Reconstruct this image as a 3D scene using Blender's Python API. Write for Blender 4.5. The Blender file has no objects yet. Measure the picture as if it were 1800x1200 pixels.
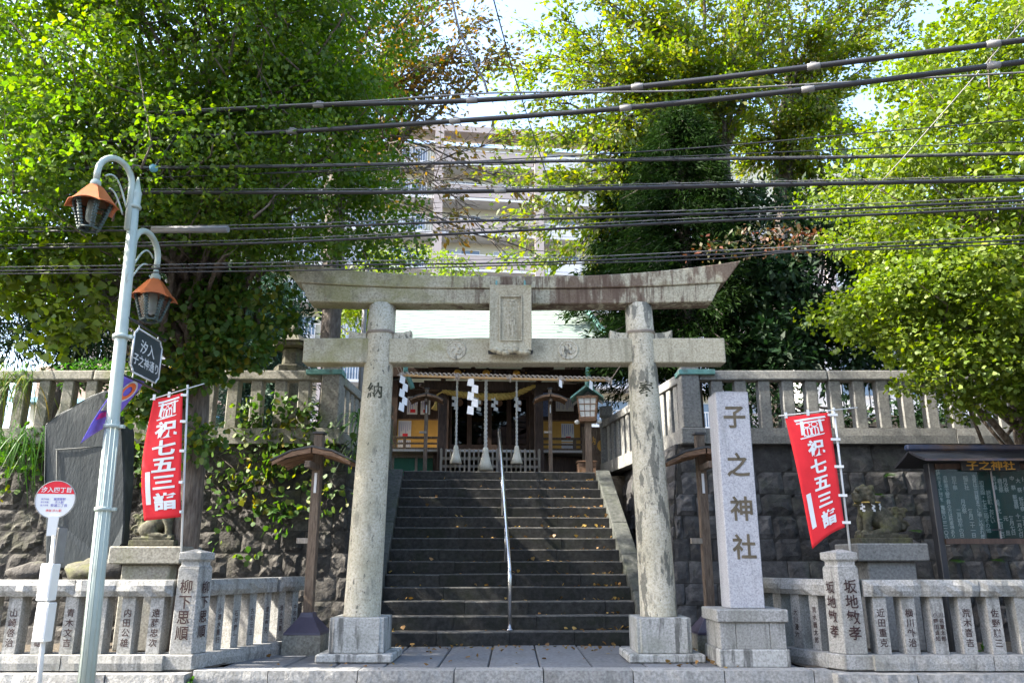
import bpy, bmesh, math, random
import numpy as np
from mathutils import Vector, Matrix, noise as mnoise

random.seed(7)
rng = np.random.default_rng(7)
PI = math.pi
R = math.radians
scene = bpy.context.scene
COL = scene.collection
V = Vector

# ---------------------------------------------------------------- camera, sky, sun, exposure
PITCH = math.atan(385 / 1400)
EYE = 1.21                      # eye height above the paved platform (platform top is z = 0)
cam = bpy.data.cameras.new('camera')
cam.lens = 28
cam.sensor_width = 36
cam.clip_start = 0.05
cam.clip_end = 3000
camo = bpy.data.objects.new('camera', cam)
COL.objects.link(camo)
camo.location = (0, 0, EYE)
camo.rotation_euler = (PI / 2 + PITCH, 0, 0)
scene.camera = camo

SUN_EL = R(42)
SUN_AZ = R(262)                 # compass bearing of the sun, 0 = +Y, 90 = +X
world = bpy.data.worlds.new('World')
scene.world = world
world.use_nodes = True
wn = world.node_tree
sky = wn.nodes.new('ShaderNodeTexSky')
sky.sky_type = 'NISHITA'
sky.sun_disc = False
sky.sun_elevation = SUN_EL
sky.sun_rotation = SUN_AZ
sky.air_density = 1.0
sky.dust_density = 2.4
sky.ozone_density = 0.9
bg = wn.nodes['Background']
bg.inputs['Strength'].default_value = 0.15
wn.links.new(sky.outputs[0], bg.inputs['Color'])
sun = bpy.data.lights.new('sun', 'SUN')
sun.energy = 4.3
sun.angle = R(0.55)
sun.color = (1.0, 0.93, 0.82)
suno = bpy.data.objects.new('sun', sun)
COL.objects.link(suno)
to_sun = V((math.cos(SUN_EL) * math.sin(SUN_AZ), math.cos(SUN_EL) * math.cos(SUN_AZ), math.sin(SUN_EL)))
suno.rotation_euler = (-to_sun).to_track_quat('-Z', 'Y').to_euler()
suno.location = (-20, 0, 30)

vs = scene.view_settings
scene.display_settings.display_device = 'sRGB'
vs.view_transform = 'Standard'
vs.look = 'None'
vs.gamma = 1
vs.use_curve_mapping = False
vs.exposure = 2.5
scene.render.engine = 'CYCLES'
scene.cycles.use_denoising = True
scene.cycles.max_bounces = 8
scene.cycles.transparent_max_bounces = 4
scene.cycles.sample_clamp_indirect = 6


def P(x, y, Y):
    """the point of the place that stands Y metres down the street axis at photo pixel x, y"""
    v = (600 - y) / 1400
    u = (x - 900) / 1400
    up = math.sin(PITCH) + v * math.cos(PITCH)
    fw = math.cos(PITCH) - v * math.sin(PITCH)
    return V((Y * u / fw, Y, EYE + Y * up / fw))


# ---------------------------------------------------------------- materials
MATS = {}


def lin(c):
    return tuple(((x / 12.92) if x <= 0.04045 else ((x + 0.055) / 1.055) ** 2.4) for x in c)


def mat(name, cols, scale=6.0, rough=0.85, bump=0.25, bscale=None, metal=0.0, spec=0.4, stretch=(1, 1, 1),
        rnd=0.0, layers=(), bdist=0.02, detail=6, alpha=None):
    """noise-ramped principled material in world coordinates; layers = (colour, stretch, lo, hi, amount)"""
    m = bpy.data.materials.new(name)
    m.use_nodes = True
    nt = m.node_tree
    N, L = nt.nodes, nt.links
    bs = N['Principled BSDF']
    geo = N.new('ShaderNodeNewGeometry')

    def noise(sc, st, det=detail, seed=0.0):
        mp = N.new('ShaderNodeMapping')
        mp.inputs['Scale'].default_value = st
        mp.inputs['Location'].default_value = (seed, seed * .7, seed * 1.3)
        L.new(geo.outputs['Position'], mp.inputs[0])
        nz = N.new('ShaderNodeTexNoise')
        nz.inputs['Scale'].default_value = sc
        nz.inputs['Detail'].default_value = det
        nz.inputs['Roughness'].default_value = 0.62
        L.new(mp.outputs[0], nz.inputs['Vector'])
        return nz.outputs['Fac']
    n1 = noise(scale, stretch)
    rp = N.new('ShaderNodeValToRGB')
    els = rp.color_ramp.elements
    k = len(cols)
    for i, c in enumerate(cols):
        pos = 0.5 if k == 1 else 0.32 + 0.36 * i / (k - 1)
        e = els[i] if i < 2 else els.new(pos)
        e.position = pos
        e.color = (*c, 1)
    if k == 1:
        els[1].color = (*cols[0], 1)
    L.new(n1, rp.inputs[0])
    col = rp.outputs[0]
    for i, lay in enumerate(layers):
        lc, st, lo, hi, amt = lay[:5]
        nf = noise(1.0, st, 7, 3.1 + 7 * i)
        mr = N.new('ShaderNodeMapRange')
        mr.inputs['From Min'].default_value = lo
        mr.inputs['From Max'].default_value = hi
        mr.inputs['To Max'].default_value = amt
        L.new(nf, mr.inputs['Value'])
        if len(lay) > 5:        # the stain keeps to one stretch of the stone: (axis, from, to)
            sp = N.new('ShaderNodeSeparateXYZ')
            L.new(geo.outputs['Position'], sp.inputs[0])
            mk = N.new('ShaderNodeMapRange')
            mk.interpolation_type = 'SMOOTHSTEP'
            mk.inputs['From Min'].default_value = lay[5][1]
            mk.inputs['From Max'].default_value = lay[5][2]
            mk.inputs['To Min'].default_value = .0
            mk.inputs['To Max'].default_value = .15
            L.new(sp.outputs[lay[5][0]], mk.inputs['Value'])
            sb = N.new('ShaderNodeMath')
            sb.operation = 'ADD'
            sb.inputs[1].default_value = -.09
            L.new(mk.outputs[0], sb.inputs[0])
            ad = N.new('ShaderNodeMath')
            ad.operation = 'ADD'
            L.new(nf, ad.inputs[0])
            L.new(sb.outputs[0], ad.inputs[1])
            L.new(ad.outputs[0], mr.inputs['Value'])
        mx = N.new('ShaderNodeMix')
        mx.data_type = 'RGBA'
        L.new(mr.outputs[0], mx.inputs[0])
        L.new(col, mx.inputs[6])
        mx.inputs[7].default_value = (*lc, 1)
        col = mx.outputs[2]
    if rnd:
        oi = N.new('ShaderNodeObjectInfo')
        mr = N.new('ShaderNodeMapRange')
        mr.inputs['To Min'].default_value = 1 - rnd
        mr.inputs['To Max'].default_value = 1 + rnd
        L.new(oi.outputs['Random'], mr.inputs['Value'])
        hs = N.new('ShaderNodeHueSaturation')
        L.new(mr.outputs[0], hs.inputs['Value'])
        L.new(col, hs.inputs['Color'])
        col = hs.outputs[0]
    L.new(col, bs.inputs['Base Color'])
    bs.inputs['Roughness'].default_value = rough
    bs.inputs['Metallic'].default_value = metal
    bs.inputs['Specular IOR Level'].default_value = spec
    if bump:
        bp = N.new('ShaderNodeBump')
        bp.inputs['Strength'].default_value = bump
        bp.inputs['Distance'].default_value = bdist
        L.new(noise(bscale or scale * 3, stretch, 8, 11.0), bp.inputs['Height'])
        L.new(bp.outputs[0], bs.inputs['Normal'])
    MATS[name] = m
    return m


def leafmat(name, cols, trans=0.48, rough=0.55, gloss=0.03):
    """leaf: diffuse + translucent, colour drawn per leaf from the ramp"""
    m = bpy.data.materials.new(name)
    m.use_nodes = True
    nt = m.node_tree
    N, L = nt.nodes, nt.links
    N.remove(N['Principled BSDF'])
    geo = N.new('ShaderNodeNewGeometry')
    oi = N.new('ShaderNodeObjectInfo')
    ad = N.new('ShaderNodeMath')
    ad.operation = 'ADD'
    L.new(geo.outputs['Random Per Island'], ad.inputs[0])
    L.new(oi.outputs['Random'], ad.inputs[1])
    fr = N.new('ShaderNodeMath')
    fr.operation = 'FRACT'
    L.new(ad.outputs[0], fr.inputs[0])
    nz = N.new('ShaderNodeTexNoise')
    nz.inputs['Scale'].default_value = 0.9
    L.new(geo.outputs['Position'], nz.inputs['Vector'])
    mx = N.new('ShaderNodeMix')
    mx.inputs[0].default_value = 0.35
    L.new(fr.outputs[0], mx.inputs[2])
    L.new(nz.outputs['Fac'], mx.inputs[3])
    rp = N.new('ShaderNodeValToRGB')
    els = rp.color_ramp.elements
    for i, (p, c) in enumerate(cols):
        e = els[i] if i < 2 else els.new(p)
        e.position = p
        e.color = (*c, 1)
    L.new(mx.outputs[0], rp.inputs[0])
    d = N.new('ShaderNodeBsdfDiffuse')
    t = N.new('ShaderNodeBsdfTranslucent')
    g = N.new('ShaderNodeBsdfGlossy')
    g.inputs['Roughness'].default_value = rough
    hs = N.new('ShaderNodeHueSaturation')
    hs.inputs['Saturation'].default_value = 1.12
    hs.inputs['Value'].default_value = 1.35
    L.new(rp.outputs[0], d.inputs[0])
    L.new(rp.outputs[0], hs.inputs['Color'])
    L.new(hs.outputs[0], t.inputs[0])
    m1 = N.new('ShaderNodeMixShader')
    m1.inputs[0].default_value = trans
    L.new(d.outputs[0], m1.inputs[1])
    L.new(t.outputs[0], m1.inputs[2])
    m2 = N.new('ShaderNodeMixShader')
    m2.inputs[0].default_value = gloss
    L.new(m1.outputs[0], m2.inputs[1])
    L.new(g.outputs[0], m2.inputs[2])
    L.new(m2.outputs[0], N['Material Output'].inputs['Surface'])
    MATS[name] = m
    return m


def plain(name, c, rough=0.6, metal=0.0, spec=0.5, var=0.12, bump=0.05, scale=9):
    a = tuple(x * (1 - var) for x in c)
    b = tuple(min(1, x * (1 + var)) for x in c)
    return mat(name, [a, b], scale=scale, rough=rough, metal=metal, spec=spec, bump=bump)


def glass(name, tint=(0.02, 0.024, 0.024), rough=0.03, mixf=0.12):
    """window glass: see-through with a clear reflection"""
    m = bpy.data.materials.new(name)
    m.use_nodes = True
    nt = m.node_tree
    N, L = nt.nodes, nt.links
    N.remove(N['Principled BSDF'])
    tr = N.new('ShaderNodeBsdfTransparent')
    tr.inputs[0].default_value = (*tint, 1)
    gl = N.new('ShaderNodeBsdfGlossy')
    gl.inputs['Roughness'].default_value = rough
    fz = N.new('ShaderNodeFresnel')
    fz.inputs['IOR'].default_value = 1.5
    mr = N.new('ShaderNodeMapRange')
    mr.inputs['To Min'].default_value = 0
    mr.inputs['To Max'].default_value = 1
    L.new(fz.outputs[0], mr.inputs['Value'])
    mx = N.new('ShaderNodeMixShader')
    L.new(mr.outputs[0], mx.inputs[0])
    L.new(tr.outputs[0], mx.inputs[1])
    L.new(gl.outputs[0], mx.inputs[2])
    L.new(mx.outputs[0], N['Material Output'].inputs['Surface'])
    MATS[name] = m
    return m


BLK = (0.05, 0.05, 0.045)
MOSS = (0.13, 0.14, 0.04)
mat('granite', [(.155, .153, .142), (.275, .272, .256), (.375, .372, .355)], scale=45, bump=.3, bscale=60, bdist=.006,
    layers=[((.12, .12, .115), (48, 48, 48), .56, .64, .42), ((.15, .15, .125), (1.6, 1.6, 1.1), .48, .68, .6), ((.075, .075, .065), (11, 11, 1.4), .54, .66, .55)])
mat('torii_stone', [(.32, .285, .205), (.49, .445, .34), (.58, .54, .43)], scale=38, bump=.3, bscale=55, bdist=.006,
    layers=[((.13, .12, .10), (44, 44, 44), .56, .64, .42), ((.27, .25, .16), (1.3, 1.3, .8), .48, .66, .6), ((.14, .135, .105), (9, 9, 3.0), .56, .64, .5),
            ((.07, .072, .062), (7, 7, 2.2), .575, .61, .75, (0, -2.5, 2.5)), (BLK, (18, 18, 11), .61, .66, .75)])
mat('beam_stone', [(.29, .255, .175), (.43, .39, .285), (.52, .48, .36)], scale=38, bump=.3, bscale=55, bdist=.006,
    layers=[((.13, .12, .09), (44, 44, 44), .56, .64, .4), ((.15, .135, .085), (7, 7, .7), .54, .66, .5), ((.22, .21, .06), (1.5, 1.5, 2.2), .50, .66, .6, (0, 0.5, -2.6)), ((.16, .14, .10), (5, 5, 2.5), .56, .68, .5)])
mat('lintel_stone', [(.26, .23, .16), (.39, .355, .26), (.49, .455, .34)], scale=38, bump=.3, bscale=55, bdist=.006,
    layers=[((.12, .11, .08), (44, 44, 44), .56, .62, .55), ((.20, .19, .06), (1.6, 1.6, 3.0), .48, .64, .6, (0, 0.2, -2.2)), ((.14, .125, .09), (5, 5, 2.5), .55, .66, .55),
            ((.10, .055, .036), (3.4, 3.4, 1.2), .51, .585, .8, (0, -1.6, .4)), ((.085, .05, .034), (11, 11, .7), .555, .62, .7, (0, -1.5, .3))])
mat('block_stone', [(.22, .22, .20), (.35, .348, .325), (.44, .435, .41)], scale=40, bump=.35, bscale=50, bdist=.008,
    layers=[((.045, .045, .04), (9, 9, .9), .51, .60, .75), ((.16, .17, .13), (2, 2, 2), .52, .7, .5)])
mat('pillar_stone', [(.25, .25, .265), (.38, .38, .40), (.47, .47, .485)], scale=55, bump=.25, bscale=70, bdist=.005,
    layers=[((.15, .15, .155), (50, 50, 50), .57, .65, .38), ((.17, .17, .165), (8, 8, .6), .54, .66, .4), ((.24, .25, .26), (2, 2, .7), .5, .7, .45)])
mat('old_stone', [(.13, .125, .10), (.22, .21, .175), (.31, .30, .255)], scale=30, bump=.4, bscale=45, bdist=.01,
    layers=[(MOSS, (1.4, 1.4, 1.4), .52, .68, .5), ((.07, .07, .06), (6, 6, 2), .55, .68, .7)])
mat('grey_stone', [(.12, .12, .112), (.185, .183, .17), (.25, .248, .23)], scale=30, bump=.35, bscale=45, bdist=.01,
    layers=[((.10, .10, .09), (5, 5, 2), .55, .68, .6)])
mat('wall_rock', [(.022, .0195, .017), (.043, .039, .034), (.078, .072, .063)], scale=7, rough=.9, bump=.8, bscale=16,
    bdist=.04, rnd=.38, layers=[((.08, .085, .04), (2, 2, 2), .54, .7, .45), ((.20, .20, .18), (18, 18, 18), .64, .72, .5)])
mat('wall_rock_grey', [(.026, .026, .027), (.048, .047, .048), (.080, .078, .076)], scale=7, rough=.9, bump=.7, bscale=16,
    bdist=.035, rnd=.35, layers=[((.05, .065, .04), (2, 2, 2), .55, .7, .45)])
mat('joint', [(.014, .013, .011), (.028, .026, .022)], scale=12, bump=.6)
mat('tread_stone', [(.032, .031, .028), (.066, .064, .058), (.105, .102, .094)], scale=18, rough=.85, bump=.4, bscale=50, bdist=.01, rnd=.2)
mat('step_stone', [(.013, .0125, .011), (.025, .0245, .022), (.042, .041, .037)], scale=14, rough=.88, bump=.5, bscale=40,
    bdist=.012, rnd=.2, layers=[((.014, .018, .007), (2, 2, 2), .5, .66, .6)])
mat('stringer_stone', [(.030, .033, .028), (.056, .06, .052), (.085, .088, .08)], scale=14, rough=.88, bump=.5, bscale=40,
    bdist=.012, rnd=.15, layers=[((.05, .06, .03), (2, 2, 2), .5, .68, .6)])
mat('paving', [(.085, .088, .092), (.13, .134, .14), (.175, .178, .18)], scale=18, rough=.8, bump=.35, bscale=50, bdist=.006,
    rnd=.14, layers=[((.09, .085, .07), (2.5, 2.5, 2.5), .5, .7, .5)])
mat('kerb_stone', [(.16, .158, .15), (.25, .248, .235), (.34, .336, .32)], scale=30, bump=.55, bscale=26, bdist=.02,
    rnd=.1, layers=[((.10, .10, .09), (4, 4, 2), .54, .68, .65)])
mat('asphalt', [(.04, .04, .04), (.06, .06, .06)], scale=60, bump=.4)
mat('soil', [(.045, .036, .025), (.10, .08, .055)], scale=9, bump=.8, bdist=.05)
mat('slate', [(.012, .018, .021), (.021, .029, .032), (.034, .043, .046)], scale=5, rough=.55, bump=.3, bscale=18,
    stretch=(1.6, 1.6, .45), layers=[((.13, .14, .14), (4, 4, 1), .58, .7, .4)])
mat('komainu_stone', [(.030, .028, .018), (.06, .056, .036), (.095, .09, .066)], scale=22, bump=.5, bscale=40, bdist=.01,
    layers=[(MOSS, (4, 4, 4), .5, .66, .5)])
mat('ginkgo_bark', [(.065, .050, .038), (.15, .12, .095), (.23, .195, .16)], scale=9, rough=.95, bump=1.0, bscale=14,
    bdist=.06, stretch=(2.2, 2.2, .35))
mat('dark_bark', [(.045, .036, .03), (.095, .078, .066), (.14, .12, .105)], scale=10, rough=.95, bump=.8, bdist=.03,
    stretch=(2, 2, .5))
mat('old_wood', [(.075, .052, .036), (.14, .10, .07), (.20, .155, .115)], scale=10, rough=.8, bump=.4, stretch=(5, 5, .6))
mat('roof_wood', [(.10, .058, .035), (.20, .115, .065), (.29, .17, .10)], scale=8, rough=.75, bump=.35, stretch=(1, 5, 5))
mat('grey_wood', [(.17, .145, .115), (.27, .235, .19), (.36, .32, .27)], scale=10, rough=.8, bump=.3, stretch=(5, 5, .6))
mat('hall_wood', [(.028, .016, .011), (.05, .029, .02), (.075, .045, .032)], scale=9, rough=.65, bump=.25, stretch=(3, 3, .6))
mat('copper_roof', [(.34, .42, .38), (.42, .50, .46)], scale=3, rough=.38, bump=.1, metal=.0, spec=.5)
mat('copper_green', [(.09, .22, .19), (.16, .34, .30)], scale=9, rough=.6, bump=.2, layers=[((.10, .07, .05), (5, 5, 5), .55, .7, .7)])
mat('shingle_dark', [(.045, .042, .04), (.09, .085, .08)], scale=10, rough=.6, bump=.3)
mat('lamp_green', [(.37, .43, .385), (.43, .49, .44)], scale=5, rough=.38, bump=.05, layers=[((.22, .21, .17), (9, 9, 2), .58, .68, .6), ((.18, .10, .05), (14, 14, 3), .64, .70, .6)])
mat('lamp_copper', [(.33, .085, .026), (.44, .125, .038)], scale=4, rough=.4, bump=.08, spec=.5, layers=[((.16, .05, .02), (6, 6, 3), .55, .7, .6)])
plain('frame_dark', (.05, .075, .07), rough=.5)
plain('white_paint', (.66, .66, .65), rough=.4, var=.03)
plain('paper', (.66, .66, .65), rough=.7, var=.03)
plain('ink', (.03, .012, .012), rough=.8, var=.1)
plain('engrave', (.105, .085, .055), rough=.9, var=.25)
plain('engrave_dark', (.055, .055, .035), rough=.95, var=.3)
plain('black_metal', (.02, .021, .024), rough=.35, var=.1)
plain('steel', (.62, .63, .65), rough=.22, metal=1.0, var=.05)
plain('cable', (.017, .0165, .018), rough=.45, var=.1)
plain('cable_strand', (.13, .13, .13), rough=.5, var=.1)
plain('clamp_grey', (.17, .165, .16), rough=.6)
mat('banner_red', [(.60, .012, .018), (.72, .02, .028)], scale=4, rough=.75, bump=.05)
mat('flag_purple', [(.17, .12, .60), (.22, .16, .68)], scale=4, rough=.7, bump=.05)
plain('flag_orange', (.85, .16, .04), rough=.7)
plain('flag_magenta', (.70, .03, .32), rough=.7)
plain('sign_navy', (.022, .034, .043), rough=.4)
plain('sign_red', (.68, .02, .035), rough=.4, var=.04)
plain('sign_blue', (.16, .16, .45), rough=.6)
plain('board_green', (.004, .075, .07), rough=.5, var=.06)
plain('gold', (.55, .30, .04), rough=.4, var=.1)
plain('yellow_panel', (.60, .34, .07), rough=.65, var=.1, scale=5)
plain('straw', (.55, .38, .10), rough=.85, var=.25, scale=40, bump=.4)
plain('rope_white', (.62, .60, .55), rough=.85, var=.18, scale=60, bump=.4)
plain('rope_grey', (.34, .29, .24), rough=.9, var=.2, scale=60, bump=.4)
plain('bamboo', (.40, .25, .11), rough=.6, var=.2, scale=20)
plain('tassel', (.72, .68, .56), rough=.85, var=.1, scale=60, bump=.5)
plain('lattice_green', (.02, .13, .075), rough=.6)
plain('apt_cream', (.50, .475, .375), rough=.8, var=.04)
plain('apt_white', (.58, .57, .56), rough=.75, var=.04)
mat('board_ridge', [(.02, .035, .075), (.09, .055, .035)], scale=3, rough=.5, bump=.1)
plain('board_roof', (.022, .022, .026), rough=.45)
plain('apt_pink', (.40, .335, .305), rough=.8, var=.05)
plain('apt_glass', (.10, .14, .20), rough=.08, spec=.8, var=.15, bump=0)
plain('curtain', (.42, .46, .52), rough=.7)
plain('tile_blue', (.12, .30, .40), rough=.5)
plain('tile_brown', (.20, .13, .10), rough=.6)
plain('poster_blue', (.16, .22, .45), rough=.6, var=.6, scale=30)
plain('lamp_diffuser', (.62, .62, .58), rough=.5)
glass('lamp_glass', tint=(.62, .66, .66), rough=.12, mixf=.2)
glass('door_glass', tint=(.10, .10, .10), rough=.01)
glass('board_glass', tint=(.86, .92, .91), rough=.01)

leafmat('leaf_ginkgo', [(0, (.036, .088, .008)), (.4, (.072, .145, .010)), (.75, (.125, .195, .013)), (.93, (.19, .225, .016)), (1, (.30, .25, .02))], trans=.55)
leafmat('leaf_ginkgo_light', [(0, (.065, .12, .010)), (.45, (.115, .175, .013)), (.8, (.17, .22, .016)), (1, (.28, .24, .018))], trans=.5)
leafmat('leaf_zelkova', [(0, (.045, .090, .008)), (.45, (.095, .145, .010)), (.75, (.16, .18, .013)), (.94, (.27, .19, .016)), (1, (.30, .10, .015))], trans=.6)
leafmat('leaf_brown', [(0, (.05, .07, .012)), (.5, (.10, .085, .016)), (.8, (.19, .10, .018)), (1, (.24, .07, .014))], trans=.45)
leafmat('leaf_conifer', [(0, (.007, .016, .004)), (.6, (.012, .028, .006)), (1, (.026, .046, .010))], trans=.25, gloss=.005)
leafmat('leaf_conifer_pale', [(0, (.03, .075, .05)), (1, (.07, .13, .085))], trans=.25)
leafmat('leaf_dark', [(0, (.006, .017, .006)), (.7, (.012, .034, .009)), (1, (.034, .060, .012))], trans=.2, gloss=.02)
leafmat('leaf_ivy', [(0, (.035, .085, .012)), (.5, (.065, .135, .018)), (.75, (.13, .17, .02)), (.92, (.30, .20, .02)), (1, (.30, .07, .015))], trans=.4)
leafmat('leaf_red', [(0, (.03, .045, .012)), (.5, (.06, .05, .015)), (.8, (.13, .04, .02)), (1, (.22, .08, .015))], trans=.3)
leafmat('leaf_fern', [(0, (.03, .10, .015)), (1, (.07, .17, .02))], trans=.4)
leafmat('leaf_fallen', [(0, (.10, .055, .02)), (.5, (.20, .11, .035)), (.8, (.30, .20, .05)), (1, (.18, .06, .02))], trans=.1)


# ---------------------------------------------------------------- builders
def tag(o, label=None, cat=None, group=None, kind=None):
    if label: o['label'] = label
    if cat: o['category'] = cat
    if group: o['group'] = group
    if kind: o['kind'] = kind
    return o


def link(name, me, m=None, parent=None, mtx=None):
    o = bpy.data.objects.new(name, me)
    COL.objects.link(o)
    if m is not None and not me.materials:
        me.materials.append(MATS[m] if isinstance(m, str) else m)
    if parent is not None: o.parent = parent
    if mtx is not None: o.matrix_local = mtx
    return o


def thing(name, label, cat, loc=(0, 0, 0), rz=0.0, group=None, kind=None):
    o = bpy.data.objects.new(name, None)
    COL.objects.link(o)
    o.empty_display_size = .2
    o.location = loc
    o.rotation_euler = (0, 0, rz)
    return tag(o, label, cat, group, kind)


def copy_tree(o, parent=None, matmap=None):
    c = o.copy()
    COL.objects.link(c)
    c.parent = parent
    for ch in o.children:
        copy_tree(ch, c)
    return c


class MB:
    def __init__(s): s.v = []; s.f = []; s.sm = []

    def add(s, vs, fs, smooth=False):
        n = len(s.v)
        s.v += [tuple(p) for p in vs]
        s.f += [tuple(i + n for i in f) for f in fs]
        s.sm += [smooth] * len(fs)
        return s

    def box(s, c, d, M=None, taper=1.0, tapery=None):
        hx, hy, hz = d[0] / 2, d[1] / 2, d[2] / 2
        ty = taper if tapery is None else tapery
        vs = []
        for z in (-1, 1):
            a, b = (hx * taper, hy * ty) if z > 0 else (hx, hy)
            vs += [V((-a, -b, z * hz)), V((a, -b, z * hz)), V((a, b, z * hz)), V((-a, b, z * hz))]
        if M is not None: vs = [M @ p for p in vs]
        c = V(c)
        return s.add([p + c for p in vs], [(3, 2, 1, 0), (4, 5, 6, 7), (0, 1, 5, 4), (1, 2, 6, 5), (2, 3, 7, 6), (3, 0, 4, 7)])

    def box2(s, a, b):
        a, b = V(a), V(b)
        return s.box((a + b) / 2, [abs(q) for q in (b - a)])

    def beam(s, a, b, w, h, up=(0, 0, 1)):
        """rectangular bar from a to b"""
        a, b = V(a), V(b)
        y = (b - a).normalized()
        x = y.cross(V(up))
        x = x.normalized() if x.length > 1e-4 else V((1, 0, 0))
        z = x.cross(y)
        vs = []
        for p in (a, b):
            vs += [p - x * w / 2 - z * h / 2, p + x * w / 2 - z * h / 2, p + x * w / 2 + z * h / 2, p - x * w / 2 + z * h / 2]
        return s.add(vs, [(0, 1, 2, 3), (7, 6, 5, 4), (0, 4, 5, 1), (1, 5, 6, 2), (2, 6, 7, 3), (3, 7, 4, 0)])

    def tube(s, pts, r, n=8, cap=True):
        pts = [V(p) for p in pts]
        k = len(pts)
        rs = r if isinstance(r, (list, tuple)) else [r] * k
        prev = None
        vs = []
        for i, p in enumerate(pts):
            t = (pts[min(i + 1, k - 1)] - pts[max(i - 1, 0)])
            t = t.normalized() if t.length > 1e-9 else V((0, 0, 1))
            if prev is None:
                x = t.orthogonal().normalized()
            else:
                x = prev - t * prev.dot(t)
                x = x.normalized() if x.length > 1e-6 else t.orthogonal().normalized()
            prev = x
            y = t.cross(x)
            for j in range(n):
                a = 2 * PI * j / n
                vs.append(p + (x * math.cos(a) + y * math.sin(a)) * rs[i])
        fs = []
        for i in range(k - 1):
            for j in range(n):
                fs.append((i * n + j, i * n + (j + 1) % n, (i + 1) * n + (j + 1) % n, (i + 1) * n + j))
        s.add(vs, fs, True)
        if cap:
            m = len(s.v) - len(vs)
            s.f.append(tuple(m + j for j in reversed(range(n))))
            s.f.append(tuple(m + (k - 1) * n + j for j in range(n)))
            s.sm += [False, False]
        return s

    def lathe(s, prof, n=24, c=(0, 0, 0), smooth=True, M=None, rot=0.0):
        c = V(c)
        vs = []
        for r, z in prof:
            for j in range(n):
                a = 2 * PI * j / n + rot
                p = V((r * math.cos(a), r * math.sin(a), z))
                vs.append((M @ p if M is not None else p) + c)
        fs = []
        for i in range(len(prof) - 1):
            for j in range(n):
                fs.append((i * n + j, i * n + (j + 1) % n, (i + 1) * n + (j + 1) % n, (i + 1) * n + j))
        m = len(s.v)
        s.add(vs, fs, smooth)
        s.f.append(tuple(m + j for j in reversed(range(n))))
        s.f.append(tuple(m + (len(prof) - 1) * n + j for j in range(n)))
        s.sm += [False, False]
        return s

    def prism(s, poly, a, b, u, w, o=(0, 0, 0)):
        """polygon (pu, pw) in the plane of unit vectors u, w, extruded from a to b along their normal"""
        u, w, o = V(u), V(w), V(o)
        nrm = u.cross(w)
        n = len(poly)
        vs = [o + u * p[0] + w * p[1] + nrm * a for p in poly] + [o + u * p[0] + w * p[1] + nrm * b for p in poly]
        fs = [tuple(reversed(range(n))), tuple(range(n, 2 * n))]
        fs += [(i, (i + 1) % n, n + (i + 1) % n, n + i) for i in range(n)]
        return s.add(vs, fs)

    def ball(s, c, r, n=10, M=None):
        rx, ry, rz = r if isinstance(r, (list, tuple)) else (r, r, r)
        c = V(c)
        vs, fs = [], []
        for i in range(n + 1):
            th = PI * i / n
            for j in range(n):
                a = 2 * PI * j / n
                p = V((rx * math.sin(th) * math.cos(a), ry * math.sin(th) * math.sin(a), rz * math.cos(th)))
                vs.append((M @ p if M is not None else p) + c)
        for i in range(n):
            for j in range(n):
                fs.append((i * n + j, (i + 1) * n + j, (i + 1) * n + (j + 1) % n, i * n + (j + 1) % n))
        return s.add(vs, fs, True)

    def mesh(s, name='m', bevel=0.0, seg=1):
        me = bpy.data.meshes.new(name)
        me.from_pydata(s.v, [], s.f)
        me.polygons.foreach_set('use_smooth', s.sm)
        if bevel > 0:
            bm = bmesh.new()
            bm.from_mesh(me)
            bmesh.ops.remove_doubles(bm, verts=bm.verts, dist=1e-5)
            bmesh.ops.recalc_face_normals(bm, faces=bm.faces)
            es = [e for e in bm.edges if len(e.link_faces) == 2 and e.calc_face_angle(0) > 0.45]
            bmesh.ops.bevel(bm, geom=es, offset=bevel, segments=seg, profile=.6, affect='EDGES', clamp_overlap=True)
            bm.to_mesh(me)
            bm.free()
        else:
            bm = bmesh.new()
            bm.from_mesh(me)
            bmesh.ops.recalc_face_normals(bm, faces=bm.faces)
            bm.to_mesh(me)
            bm.free()
        return me

    def build(s, name, m, parent=None, bevel=0.0, seg=1, mtx=None):
        return link(name, s.mesh(name, bevel, seg), m, parent, mtx)


def rough_box(d, res=0.07, amp=0.012, faces='y', seed=0, bevel=0.0):
    """box centred on the origin whose named faces (y = front -Y, x = both X sides, z = top, b = back) are rough-hewn"""
    bm = bmesh.new()
    bmesh.ops.create_cube(bm, size=1)
    for v in bm.verts: v.co = V((v.co.x * d[0], v.co.y * d[1], v.co.z * d[2]))
    for ax in range(3):
        n = max(1, int(d[ax] / res))
        if n > 1:
            es = [e for e in bm.edges if abs((e.verts[0].co - e.verts[1].co).normalized()[ax]) > .9]
            bmesh.ops.subdivide_edges(bm, edges=es, cuts=min(n, 14) - 1, use_grid_fill=True)
    for v in bm.verts:
        c = v.co.copy()
        q = c * 7 + V((seed * 3.7, seed * 1.9, seed))
        k = mnoise.noise(q) + .5 * mnoise.noise(q * 2.3)
        onx = abs(abs(c.x) - d[0] / 2) < 1e-5
        ony = abs(c.y + d[1] / 2) < 1e-5
        onz = abs(abs(c.z) - d[2] / 2) < 1e-5
        onb = abs(c.y - d[1] / 2) < 1e-5
        if 'y' in faces and ony:
            v.co.y += k * amp - (0 if (onx or onz) else amp * .7)
        if 'b' in faces and onb:
            v.co.y += k * amp
        if 'x' in faces and onx and not (ony or onb):
            v.co.x += k * amp
        if 'z' in faces and onz and not (ony or onx):
            v.co.z += k * amp * .6
    me = bpy.data.meshes.new('rough_stone')
    bm.to_mesh(me)
    bm.free()
    return me


_TXT = {}


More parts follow.
